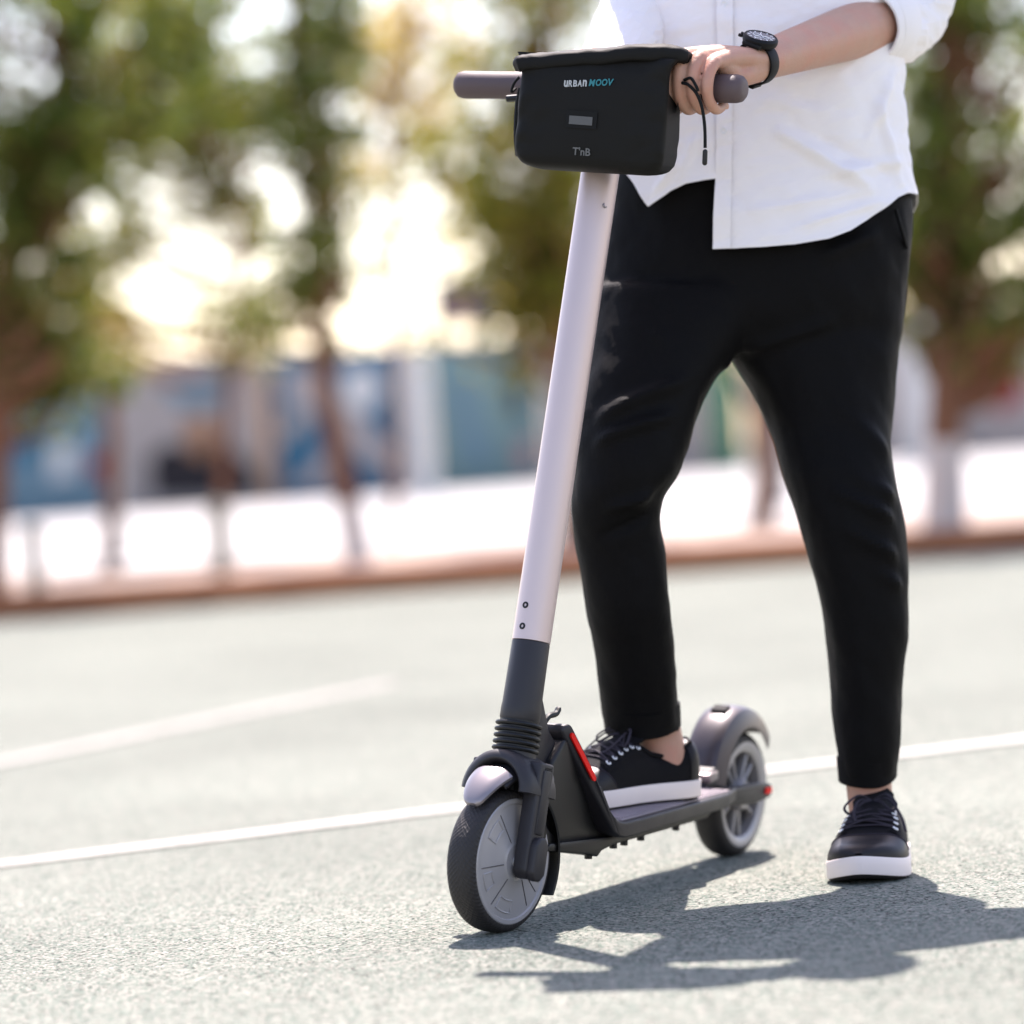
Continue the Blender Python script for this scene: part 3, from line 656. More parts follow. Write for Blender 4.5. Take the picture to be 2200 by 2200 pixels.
pad = link('deck_pad', box((-.495, 0, .1252), (.375, .128, .004), .0015), M_['deckpad'], deck, BM)
mb = MB()
for k in range(46):
    x = -.314 - k*.0079
    for y0, y1 in ((-.06, -.002), (.002, .06)): 
        m_ = box((x, (y0+y1)/2, .1278), (.0042, y1-y0, .0022), .0008, 1); mb.add([v.co for v in m_.vertices], [tuple(p.vertices) for p in m_.polygons])
props(link('deck_ribs', mb.me(), M_['deckpad'], deck, BM), kind='stuff')
for s in (1, -1):
    a_, b_ = Vector((-.176, s*.0462, .2615)), Vector((-.2165, s*.0612, .198)); d = (b_ - a_).normalized(); nrm = Vector((d.z, 0, -d.x))
    rr = [(a_ + nrm*(-.0045*math.cos(t)) + d*(-.0045*math.sin(t))) for t in np.linspace(0, math.pi, 7)] + [(b_ + nrm*(.0045*math.cos(t)) + d*(.0045*math.sin(t))) for t in np.linspace(0, math.pi, 7)]
    vs = [v for v in rr] + [v + Vector((0, s*.0028, 0)) for v in rr]; k = len(rr)
    link('side_reflector', MB().add(vs, [tuple(range(k)), tuple(range(k, 2*k))] + [(i, (i+1) % k, k + (i+1) % k, k + i) for i in range(k)]).me(), M_['red'], deck, BM)
link('belly_cover', prism([(-.09, .108), (-.225, .086), (-.25, .079), (-.262, .086), (-.30, .090), (-.62, .090), (-.65, .1035), (-.29, .1035), (-.10, .118)], -.056, .056, .003), M_['black'], body, BM)
bolt_me = MB().add(*lathe([(.006, -.006), (.006, .004)], 8, 'Z')).me()
for x, y in ((-.31, .05), (-.345, .05), (-.40, .05), (-.52, .05), (-.24, .045)):
    for s in (1, -1): link('belly_bolt', bolt_me, M_['black'], body, BM @ Matrix.Translation((x, s*y, .0895 if x < -.25 else .083)))
# rear wheel
RW = BM @ Matrix.Translation((-.823, 0, .1))
rw = link('rear_wheel', MB().add(*lathe([(.010, -.05), (.010, .05)], 16)).me(), M_['steel'], S, RW)
tyre(.1, .048, .078, 'tyre', rw, RW, S)
mb = MB(); mb.add(*lathe([(.083, -.022), (.084, -.0245), (.080, -.0255), (.072, -.023), (.068, -.02), (.068, .02), (.072, .023), (.080, .0255), (.084, .0245), (.083, .022)], 64, closed=True))
link('rim', mb.me(), M_['hub'], rw, RW)
mb = MB(); mb.add(*lathe([(.001, -.026), (.022, -.026), (.026, -.02), (.026, .02), (.022, .026), (.001, .026)], 32))
link('hub', mb.me(), M_['hub'], rw, RW)
for k in range(10):
    a = R_(36*k + (9 if k % 2 else -3)); m_ = box((.048, 0, 0), (.046, .030, .0065), .002, 1, Matrix.Rotation(-a, 4, 'Y'))
    link('spoke', m_, M_['hub'], rw, RW)
link('brake_disc', MB().add(*lathe([(.067, -.004), (.067, .004), (.02, .006), (.02, -.006)], 48, closed=True)).me(), M_['plastic'], rw, RW)
for s in (1, -1):
    arm = [(-.68, .122), (-.74, .1235), (-.83, .121), (-.862, .116), (-.868, .104), (-.86, .094), (-.80, .09), (-.70, .098)]
    y0, y1 = (.040, .054) if s > 0 else (-.054, -.040)
    ra = link('rear_arm', prism(arm, y0, y1, .003), M_['plastic'], S, BM)
    link('reflector', prism([(-.836, .102), (-.858, .102), (-.859, .111), (-.837, .112)], s*.0545 if s > 0 else -.057, s*.057 if s > 0 else -.0545), M_['red'], ra, BM)
rf = link('rear_fender', MB().add(*arc_shell(lambda t: .121 + .012*math.sin(math.pi*min(1, t*1.1))**2, 14, 138, lambda t: .037 - .006*max(0, t - .75)/.25, lambda t: .012, .003, 40, 14, -.823, .1, skirt=.020)).me(), M_['fender'], S, BM)
fsm = []
for t in (0,): 
    a = R_(72); c = Vector((-.823 + .146*math.cos(a), 0, .1 + .146*math.sin(a)))
    link('fender_slot', box((0, 0, 0), (.020, .026, .0065), .001, 1, Matrix.Translation(c) @ Matrix.Rotation(-(a - math.pi/2), 4, 'Y')), M_['outsole'], rf, BM)
link('brake_plate', prism([(-.665, .150), (-.70, .153), (-.70, .1385), (-.672, .1355)], -.036, .036, .002), M_['chrome'], rf, BM)
link('fender_bracket', prism([(-.665, .127), (-.72, .127), (-.715, .16), (-.69, .155)], -.03, .03, .003), M_['plastic'], rf, BM)

# ------------------------------------------------------------------ handlebar bag
bn = Vector((-math.sin(R_(18)), -math.cos(R_(18)), 0)); bc = GL.lerp(GR, .5)
Ob = bc + bn*.108
BLp, BRp, TMp = PL(1100, 357, Ob, bn), PL(1420, 376, Ob, bn), PL(1262, 117, Ob, bn)
ba_ = (BRp - BLp).normalized(); bu_ = ba_.cross(bn); bu_ = bu_ if bu_.z > 0 else -bu_
bW = (BRp - BLp).length; bO = (BLp + BRp)/2; bH = (TMp - bO).dot(bu_)
GM = frame(bO, ba_, -bn, bu_); GMi = GM.inverted()
bag = empty('handlebar_bag', bO, 'black roll top bag strapped to the scooter handlebar', 'bag')
def puff(x, z):
    q = max(0, 1 - (2*x/bW)**2)*max(0, 1 - ((z - bH*.48)/(bH*.52))**2); return -.007*q**.7
def rrect(hw, y0, y1, rc, n=9):
    """rounded rectangle ring in xy"""
    pts = []; rc = min(rc, hw*.99, (y1-y0)/2*.99); seg = 16
    for cx, cy, a0 in ((hw-rc, y0+rc, -90), (hw-rc, y1-rc, 0), (-hw+rc, y1-rc, 90), (-hw+rc, y0+rc, 180)):
        for k in range(n): a = R_(a0 + 90*k/(n-1)); pts.append((cx + rc*math.cos(a), cy + rc*math.sin(a)))
        nx = {-90: None}
    out = []
    m = len(pts)
    for i in range(m):
        p, q = pts[i], pts[(i+1) % m]; L_ = math.hypot(q[0]-p[0], q[1]-p[1]); k = max(1, int(L_/.006)) if (i % n) == n-1 else 1
        out.append((p, q, k))
    return out
def ring_fixed(hw, y0, y1, rc, nx=36, ny=12, nc=6):
    rc = min(rc, hw*.98, (y1-y0)*.49); pts = []
    sides = [((-hw+rc, y0), (hw-rc, y0), nx), ((hw, y0+rc), (hw, y1-rc), ny), ((hw-rc, y1), (-hw+rc, y1), nx), ((-hw, y1-rc), (-hw, y0+rc), ny)]
    cens = [(hw-rc, y0+rc, -90), (hw-rc, y1-rc, 0), (-hw+rc, y1-rc, 90), (-hw+rc, y0+rc, 180)]
    for (p, q, k), (cx, cy, a0) in zip(sides, cens):
        for i in range(k): t = i/k; pts.append((lerp(p[0], q[0], t), lerp(p[1], q[1], t)))
        for i in range(nc): a = R_(a0 + 90*i/nc); pts.append((cx + rc*math.cos(a), cy + rc*math.sin(a)))
    return pts
prof_b = [(0, -.030, .028, .06, .02), (.002, -.018, .014, .074, .02), (.007, -.008, .005, .083, .018), (.016, -.002, .001, .088, .014), (.03, 0, 0, .09, .012), (.5*bH, 0, 0, .09, .011), (.74*bH, 0, 0, .088, .012), (.86*bH, .001, .002, .074, .010), (.95*bH, .004, .006, .052, .008), (bH, .010, .010, .038, .008)]
rings = []
for k in range(45):
    t = k/44; t = t if t > .15 else t**1.0; z = bH*(t**1.25)
    hwd, y0, y1, rc = [interp(z, [(p[0], p[i]) for p in prof_b]) for i in (1, 2, 3, 4)]
    ring = []
    for x, y in ring_fixed(bW/2 + hwd, y0, y1, rc):
        if y < y0 + .004: y += puff(x, z)
        side = max(0, abs(x) - (bW/2 - .012))/.012
        pinch = math.exp(-((z - .83*bH)/(.14*bH))**2) * math.exp(-((y - .045)/.022)**2)
        if abs(x) > bW/2 - .003: x -= math.copysign(.017*pinch, x)
        ed = max(0, min(1, (abs(x)/(bW/2) - .5)*2.6)); ed = max(ed, max(0, z/bH - .82)*4)
        wn = fbm((x*1.0, y, z*1.6), 16)*(.0008 + .0035*ed) + .006*max(0, fbm((x + z*.8*math.copysign(1, x), y, z*.25), 24))*ed
        ring.append(Vector((x, y - wn, z)))
    rings.append(ring)
bb = link('bag_body', MB().add(*loft(rings, True)).me(), M_['bag'], bag, GM, 60)
# rolled closure along the top
lp = []
for px, py, yy in ((1104, 143, .012), (1122, 136, .014), (1165, 130, .016), (1260, 122, .017), (1330, 117, .017), (1392, 112, .018), (1440, 114, .030), (1466, 121, .044), (1488, 130, .056)):
    q = PL(px, py, Ob - bn*yy, bn); lp.append(GMi @ q)
lp = spline(lp, 8); rl = []
for i, p in enumerate(lp):
    t = i/(len(lp)-1); e_ = min(1, .22 + (8*t if t < .5 else 5*(1 - t))); ring = []
    tg = (lp[min(i+1, len(lp)-1)] - lp[max(0, i-1)]).normalized(); up_ = Vector((0, 0, 1)); sd = tg.cross(up_).normalized(); up2 = sd.cross(tg)
    sag = .0016*fbm((t*5, 3, 1), 1.6)
    for k in range(28):
        a = 2*math.pi*k/28; c, s_ = math.cos(a), math.sin(a)
        rz = .0115*(.35 + .65*e_); ry = .021*e_
        X, Z = ry*math.copysign(abs(c)**.55, c), rz*math.copysign(abs(s_)**.55, s_)
        Z += -.010*max(0, X/.021)*0 + .0035*(-X/.021)            # roof slopes to the front
        ring.append(p + up2*(Z + sag + .0011*fbm((t*16, c*1.5, s_*1.5), 1.4)) + sd*(X + .0009*fbm((t*22, c, s_ + 5), 1.6)))
    rl.append(ring)
link('rolled_top', MB().add(*loft(rl, True)).me(), M_['bag'], bb, GM, 60)
def bp_(px, py, yy): return PL(px, py, Ob - bn*yy, bn)
def ribbon(pts, wd, th, axis):
    rings = []
    for p in pts:
        p = Vector(p); rings.append([p - axis*wd/2 , p + axis*wd/2, p + axis*wd/2 + Vector((0, -th, 0)), p - axis*wd/2 + Vector((0, -th, 0))])
    return loft(rings)
link('side_strap', MB().add(*ribbon(spline([bp_(1481, 132, .048), bp_(1474, 165, .052), bp_(1462, 205, .05), bp_(1455, 245, .05)], 5), .013, .0022, bn)).me(), M_['bagdark'], bag)
link('strap_buckle', box((0, 0, 0), (.010, .018, .022), .003, 2, Matrix.Translation(bp_(1472, 180, .045)) @ Matrix.Rotation(R_(-12), 4, 'Y')), M_['black'], bag)
link('buckle_ring', MB().add(*tube([bp_(1466, 168, .036) + Vector((math.cos(t)*.006, 0, math.sin(t)*.012)) for t in np.linspace(0, 2*math.pi, 14)[:-1]], .0016, 6, closed=True)).me(), M_['steel'], bag)
cord = spline([bp_(1466, 178, .03), bp_(1478, 182, .024), bp_(1496, 200, .022), bp_(1508, 230, .024), bp_(1514, 272, .026), bp_(1515, 318, .028)], 6)
link('strap_tail', MB().add(*tube(cord, .0024, 8)).me(), M_['bagdark'], bag)
link('strap_tail', MB().add(*tube(spline([bp_(1470, 172, .03), bp_(1484, 168, .024), bp_(1494, 182, .02), bp_(1500, 196, .022)], 5), .0022, 8)).me(), M_['bagdark'], bag)
link('cord_end', MB().add(*capsule([bp_(1515, 326, .028), bp_(1514, 350, .028)], .0036, 10)).me(), M_['black'], bag)
link('side_loop', MB().add(*tube(spline([bp_(1116, 165, .02), bp_(1104, 180, .02), bp_(1099, 197, .02), bp_(1108, 190, .03)], 5), .002, 8)).me(), M_['bagdark'], bag)
link('side_seam', MB().add(*tube(spline([bp_(1120, 190, .03), bp_(1113, 225, .03), bp_(1110, 290, .03), bp_(1114, 335, .03)], 5), .0045, 8)).me(), M_['bagdark'], bag)
def on_front(me, px, py, wpx, hpx, off=.0012):
    c = GMi @ PL(px, py, Ob, bn); xs = [v.co.x for v in me.vertices]; ys = [v.co.y for v in me.vertices]
    W0, H0 = max(xs) - min(xs), max(ys) - min(ys); cx, cy = (max(xs)+min(xs))/2, (max(ys)+min(ys))/2
    k = 1/1520/math.cos(R_(16)); kh = 1/1520; roll = R_(-1.0)
    for v in me.vertices:
        x, y, z = (v.co.x - cx)/W0*wpx*k, (v.co.y - cy)/H0*hpx*kh, v.co.z
        x, y = x*math.cos(roll) - y*math.sin(roll), x*math.sin(roll) + y*math.cos(roll)
        X, Z = c.x + x, c.z + y
        v.co = Vector((X, puff(X, Z) - off - z, Z))
    return me
for ch, px, wd in (('u', 1219, 8.5), ('R', 1229, 8.5), ('B', 1239, 8.5), ('A', 1249, 9.5), ('n', 1259.5, 8.5)):
    link('letter', on_front(text_mesh(ch, .1, .0004, bold=.003), px, 180 - (px - 1239)*.03, wd, 14), M_['white_ink'], bb, GM, None)
for ch, px, wd in (('M', 1275, 13), ('O', 1289, 12), ('O', 1302, 12), ('V', 1315, 12)):
    link('letter', on_front(text_mesh(ch, .1, .0004, shear=.15, bold=.003), px, 178 - (px - 1294)*.03, wd, 15), M_['cyan_ink'], bb, GM, None)
link('brand_mark', on_front(text_mesh("T'nB", .1, .0003, bold=.002), 1252, 326, 38, 17), M_['grey_ink'], bb, GM, None)
pf = MB().add(*sheet([[Vector((x, y, 0)) for x in np.linspace(0, 1, 10)] for y in np.linspace(0, 1, 6)])).me()
link('patch_frame', on_front(pf, 1253, 258, 66, 37, .0022), M_['bagdark'], bb, GM, None)
pf = MB().add(*sheet([[Vector((x, y, 0)) for x in np.linspace(0, 1, 10)] for y in np.linspace(0, 1, 6)])).me()
link('reflective_patch', on_front(pf, 1252, 260, 50, 18, .0034), M_['patch'], bb, GM, None)

# ------------------------------------------------------------------ person
PR = empty('person', Vector((.33, 5.33, 0)), 'person in white shirt and black trousers standing astride the scooter', 'person')
def erings(lst, n=40, k=.62):
    """(y, xl, xr, depth, ry) in 1932-px readings -> dense rings"""
    ys = [q[0] for q in lst]; out = []; y = ys[0]
    N = max(8, int(abs(ys[-1] - ys[0])/14))
    for i in range(N + 1):
        y = lerp(ys[0], ys[-1], i/N); xl, xr, dp, ry = [sinterp(y, [(q[0], q[j]) for q in lst]) for j in (1, 2, 3, 4)]
        a, b = D(xl, y, dp), D(xr, y, dp); c = (a + b)/2; rx = (b - a).length/2; ex = (b - a).normalized(); ring = []
        for j in range(n):
            t = 2*math.pi*j/n; cc, ss = math.cos(t), math.sin(t)
            ring.append(c + ex*rx*math.copysign(abs(cc)**.86, cc) + Vector((0, 1, 0))*ry*math.copysign(abs(ss)**.86, ss))
        out.append(ring)
    return loft(out, True)
pelvis = [(290, 1180, 1706, 5.41, .112), (330, 1162, 1714, 5.41, .118), (400, 1146, 1722, 5.41, .124), (480, 1134, 1718, 5.40, .126), (560, 1120, 1708, 5.39, .118), (610, 1112, 1704, 5.38, .10), (655, 1106, 1696, 5.37, .07)]
legR = [(540, 1124, 1470, 5.37, .106), (600, 1113, 1432, 5.348, .104), (660, 1104, 1392, 5.328, .102), (720, 1096, 1346, 5.305, .098), (790, 1088, 1314, 5.278, .092), (850, 1083, 1297, 5.262, .088), (900, 1083, 1281, 5.254, .084), (935, 1079, 1256, 5.252, .078), (980, 1079, 1248, 5.258, .073), (1050, 1089, 1256, 5.272, .071), (1150, 1107, 1265, 5.28, .067), (1250, 1124, 1275, 5.31, .064), (1350, 1139, 1283, 5.335, .060), (1378, 1143, 1284, 5.34, .060)]
legL = [(540, 1330, 1711, 5.40, .106), (600, 1346, 1705, 5.40, .102), (660, 1366, 1697, 5.39, .10), (700, 1390, 1691, 5.385, .097), (740, 1416, 1687, 5.38, .095), (800, 1445, 1684, 5.37, .091), (850, 1465, 1685, 5.355, .087), (900, 1481, 1690, 5.34, .083), (960, 1501, 1701, 5.33, .079), (1050, 1526, 1713, 5.33, .077), (1150, 1549, 1715, 5.335, .073), (1250, 1563, 1709, 5.34, .069), (1350, 1573, 1700, 5.345, .064), (1450, 1582, 1692, 5.35, .059), (1470, 1584, 1691, 5.35, .058)]
tm = remesh([erings(pelvis), erings(legR), erings(legL)], .0065, 5)
# folds in the trouser cloth
def seg_fold(p, a_, b_, wd, amp):
    ab = b_ - a_; t = max(0, min(1, (p - a_).dot(ab)/ab.length_squared)); d = (p - a_ - ab*t).length
    return amp*math.exp(-(d/wd)**2)*(math.sin(math.pi*min(1, max(0, t*.9 + .05)))**.5)
folds = [((1115, 790, 5.19), (1330, 700, 5.21), .012, .007), ((1110, 835, 5.18), (1310, 770, 5.19), .010, .006), ((1378, 690, 5.30), (1240, 640, 5.24), .012, .006), ((1250, 930, 5.18), (1150, 960, 5.18), .010, .006), ((1250, 965, 5.19), (1140, 1010, 5.19), .010, -.005),
         ((1690, 940, 5.27), (1560, 880, 5.28), .012, .007), ((1700, 985, 5.26), (1580, 930, 5.26), .010, .006), ((1712, 1060, 5.26), (1600, 1000, 5.26), .011, .006), ((1710, 1110, 5.27), (1620, 1060, 5.27), .010, .005), ((1680, 860, 5.29), (1590, 780, 5.30), .014, .006), ((1400, 660, 5.31), (1560, 610, 5.29), .013, .006), ((1390, 640, 5.32), (1300, 520, 5.29), .012, .005), ((1640, 1420, 5.30), (1620, 1200, 5.28), .010, .004), ((1210, 1330, 5.29), (1200, 1150, 5.23), .010, .004), ((1560, 480, 5.28), (1680, 430, 5.3), .012, .005)]
folds = [(D(*a_), D(*b_), w_, m_*1.7) for a_, b_, w_, m_ in folds]
bm = bmesh.new(); bm.from_mesh(tm); bm.normal_update()
new = []
for v in bm.verts:
    p = v.co; q = fbm((p.x + p.z*.35, p.y, p.z*.55), 11)*.0045 + fbm((p.x, p.y, p.z), 30)*.0006
    for a_, b_, w_, m_ in folds:
        if abs(p.z - (a_.z + b_.z)/2) < .16: q += seg_fold(p, a_, b_, w_, m_)
    new.append(p + v.normal*q)
for v, c in zip(bm.verts, new): v.co = c
bm.to_mesh(tm); bm.free()
tro = link('trousers', tm, M_['trouser'], PR, None, None)
# trouser hems (folded band) following the last ring
def hem_band(lst, y0, y1, name):
    sub = []
    for y in np.linspace(y0, y1, 5):
        xl, xr, dp, ry = [sinterp(y, [(q[0], q[j]) for q in lst]) for j in (1, 2, 3, 4)]
        a_, b_ = D(xl, y, dp), D(xr, y, dp); c = (a_ + b_)/2; rx = (b_ - a_).length/2 + .0016; ex = (b_ - a_).normalized()
        sub.append([c + ex*rx*math.cos(t) + Vector((0, 1, 0))*(ry + .0016)*math.sin(t) + Vector((0, 0, -.006*max(0, -math.sin(t)) + .012*max(0, math.cos(t))**2)) for t in np.linspace(0, 2*math.pi, 41)[:-1]])
    inner = [[c + (sum(r, Vector())/len(r) - c)*.06 for c in r] for r in sub[::-1]]
    link(name, MB().add(*loft(sub + inner, False, True)).me(), M_['trouser'], tro, None, 60)
hem_band(legR, 1338, 1382, 'trouser_hem'); hem_band(legL, 1428, 1474, 'trouser_hem')
link('pocket_welt', MB().add(*tube(spline([D(1690, 395, 5.33), D(1700, 430, 5.33), D(1711, 468, 5.35)], 5), .003, 6)).me(), M_['trouser'], tro)

# ---- shirt
def zz(y): return D(1447, y, 5.4).z
tz = {}
def prof_from(lst):
    return [(zz(q[0]), q) for q in lst][::-1]
TOR = prof_from([(-345, 1395, 1497, 5.40, .06), (-330, 1340, 1550, 5.41, .075), (-305, 1240, 1655, 5.42, .095), (-280, 1200, 1695, 5.42, .108), (-200, 1180, 1712, 5.415, .125), (-100, 1178, 1716, 5.41, .132), (0, 1182, 1713, 5.405, .135), (130, 1186, 1708, 5.40, .137), (200, 1184, 1706, 5.40, .138), (300, 1180, 1710, 5.40, .140), (365, 1174, 1718, 5.40, .143), (480, 1162, 1734, 5.40, .150)][::-1][::-1])
TOR = sorted(TOR, key=lambda q: q[0])
def torso(z):
    y, xl, xr, dp, ry = [sinterp(z, [(q[0], q[1][j]) for q in TOR]) for j in range(5)]
    a_, b_ = D(xl, y, dp), D(xr, y, dp); return (a_ + b_)/2, (b_.x - a_.x)/2, dp, ry
def fx(px, py): q = D(px, py, 5.275); return q.x, q.z
HR = [fx(*q) for q in ((1345, 471), (1390, 470), (1440, 468), (1500, 463), (1560, 452), (1600, 436), (1635, 414), (1668, 390), (1692, 370), (1712, 360))]
HL = sorted([fx(*q) for q in ((1345, 338), (1320, 341), (1290, 347), (1262, 360), (1245, 374), (1230, 388), (1218, 368), (1206, 348), (1195, 330), (1180, 308))])
zside = HR[-1][1]; zback = zz(462)
PH0 = R_(-19.5)
sfold = [((1470, 250), (1640, 350), .010, .008), ((1500, 235), (1690, 330), .009, -.004), ((1560, 330), (1700, 300), .009, .005), ((1420, 400), (1640, 360), .007, .003), ((1500, 430), (1660, 380), .006, .004), ((1690, 130), (1640, 260), .008, .005), ((1450, 190), (1560, 215), .010, .004), ((1280, 300), (1240, 360), .008, .006), ((1310, 260), (1285, 335), .008, .005), ((1400, 120), (1520, 160), .012, .004), ((1660, 200), (1700, 340), .007, .006)]
sfold = [(D(*a_, 5.27), D(*b_, 5.27), w_, m_) for a_, b_, w_, m_ in sfold]
sfold = [(a_, b_, w_, m_*1.5) for a_, b_, w_, m_ in sfold]
for q in sfold: q[0].y = q[1].y = 0
def shirt_pt(ph, z, extra=0, hemz=None):
    c, rx, cy, ry = torso(z); s_, k = math.sin(ph), math.cos(ph)
    sg = lambda v, e: math.copysign(abs(v)**e, v)
    p = Vector((c.x + rx*sg(s_, .84), cy - ry*sg(k, .84), z))
    nrm = Vector((s_/max(rx, .01), -k/max(ry, .01), 0)).normalized()
    d = extra + fbm((p.x*1.0 + z*.5, p.y, z*.45), 9)*.008 + fbm((p.x*.7 - z*.4, p.y*.7, z*1.3), 20)*.0035
    if k > -.2:
        q = Vector((p.x, 0, z))
        for a_, b_, w_, m_ in sfold: d += seg_fold(q, a_, b_, w_, m_)
    if hemz is not None:
        h = z - hemz; d += .006*math.exp(-h/.05) + .0011*math.exp(-((h - .003)/.0035)**2)
        if ph > R_(200): d += .012*math.exp(-h/.03)*math.exp(-((ph - R_(297))/.25)**2)
    return p + nrm*d
def hem_at(ph):
    phn = (ph + math.pi) % (2*math.pi) - math.pi
    c, rx, cy, ry = torso(zz(400)); x = c.x + rx*math.copysign(abs(math.sin(phn))**.84, math.sin(phn))
    if math.cos(phn) >= 0:
        if ph < R_(100): return interp(x, HR)
        return interp(x, HL)
    t = min(1, (-math.cos(phn))*1.5); return lerp(zside if math.sin(phn) > 0 else HL[0][1], zback, t**.8)
NC, NR = 520, 150; rows = []
PH1 = PH0 + 2*math.pi + R_(3.5); ZT = TOR[-1][0]
for i in range(NR + 1):
    row = []
    for j in range(NC + 1):
        u = j/NC; ph = PH0 + (PH1 - PH0)*u; hz = hem_at(ph)
        z = hz + (ZT - hz)*(i/NR)**1.05
        under = -.004*max(0, (u - .985)/.015)
        row.append(shirt_pt(ph, z, under, hz))
    rows.append(row)
shm = MB().add(*sheet(rows)).me()
so = link('shirt', shm, M_['shirt'], PR, None, None)
md = so.modifiers.new('thickness', 'SOLIDIFY'); md.thickness = .0014; md.offset = -1
# placket strip and buttons
pr = []
for i in range(NR*2 + 1):
    hz = hem_at(PH0 + .02); row = []
    for ph_ in np.linspace(PH0 + .004, PH0 + R_(6.6), 9):
        hz = hem_at(ph_); z = hz + (ZT - hz)*(i/(NR*2))**1.05
        e_ = .0028 + .0007*math.sin(z*95 + 2*fbm((z, 0, 0), 12))*math.exp(-max(0, z - zz(330))/.25)
        row.append(shirt_pt(ph_, z, e_, hz))
    pr.append(row)
po = link('placket', MB().add(*sheet(pr)).me(), M_['shirt'], so, None, None)
md = po.modifiers.new('thickness', 'SOLIDIFY'); md.thickness = .0016; md.offset = -1
for y in (-245, -110, 22, 256, 400):
    p = shirt_pt(PH0 + R_(3.3), zz(y), .0042); M = Matrix.Translation(p) @ Matrix.Rotation(R_(90), 4, 'X') @ Matrix.Rotation(R_(-18), 4, 'Y')
    link('button', MB().add(*lathe([(.0001, 0), (.003, .0003), (.0046, .0012), (.0052, .0006), (.0052, -.001)], 16, 'Z')).me(), M_['button'], so, M)
# collar
cz = ZT; cc, crx, ccy, cry = torso(ZT - .002); rr = []
for i, (dz, g) in enumerate(((-.01, 1.02), (.02, .98), (.035, 1.0), (.03, 1.12), (0, 1.3))):
    rr.append([Vector((cc.x + crx*g*math.cos(t), ccy + cry*g*math.sin(t) - .01, cz + dz - .012*max(0, -math.sin(t)))) for t in np.linspace(0, 2*math.pi, 41)[:-1]])
link('collar', MB().add(*loft(rr, False)).me(), M_['shirt'], so, None, 60)

# ---- arms: left arm (holds the grip beside the bag), right arm reaching behind the bag
def sleeve(path, rad, name, seed):
    path = spline(path, 10); n = len(path); rad = [sinterp(i/(n-1), [(k/(len(rad)-1), r) for k, r in enumerate(rad)]) for i in range(n)]
    vs, fs = tube(path, rad, 40, cap=False)
    out = []
    for i, v in enumerate(vs):
        c = path[i//40]; d = (v - c).normalized()
        out.append(v + d*(fbm((v.x, v.y + seed, v.z*1.6), 17)*.006 + fbm((v.x, v.y + seed, v.z*2.4), 38)*.0022))
    o = link(name, MB().add(out, fs).me(), M_['shirt'], so, None, None)
    md = o.modifiers.new('thickness', 'SOLIDIFY'); md.thickness = .0016; md.offset = -1
    return o
EL = D(1722, 22, 5.44); WL = P(1616, 138, 5.045); fdL = (EL - WL).normalized()
ER = D(1216, 6, 5.42)
hR0 = GL.lerp(GR, .47); WR = hR0 + Vector((.012, .075, -.006)); fdR = (ER - WR).normalized()
CUL = WL + (EL - WL)*.70; CUR = WR + (ER - WR)*.05
sleeve([D(1664, -285, 5.42), D(1705, -200, 5.43), D(1722, -90, 5.445), D(1722, 0, 5.45), D(1700, 44, 5.425), CUL + fdL*.02], [.074, .074, .068, .062, .060, .058], 'sleeve', 1)
sleeve([D(1240, -285, 5.42), D(1222, -200, 5.43), D(1216, -90, 5.44), D(1214, -10, 5.435), WR + (ER - WR)*.6, CUR + fdR*.02], [.074, .072, .064, .060, .054, .041], 'sleeve', 4)
def cuff(c, d, r, name):
    rings = []; L_ = .046
    prof = [(0, -.004), (-.001, 0), (.002, .0025), (L_*.5, .0035), (L_ - .004, .005), (L_, .003), (L_ - .002, -.002), (.004, -.004)]
    a = Vector((0, 0, 1)); u = (a - d*a.dot(d)).normalized(); v = d.cross(u)
    for h, e_ in prof:
        rings.append([c + d*h + (u*math.cos(t) + v*math.sin(t))*(r + e_ + .0022*noise.noise(Vector((math.cos(t)*2, math.sin(t)*2, h*60)))) for t in np.linspace(0, 2*math.pi, 49)[:-1]])
    link(name, MB().add(*loft(rings, False, True)).me(), M_['shirt'], so, None, 60)
cuff(CUL, fdL, .055, 'cuff'); cuff(CUL + fdL*.014, fdL, .0585, 'cuff'); cuff(CUR, fdR, .040, 'cuff')

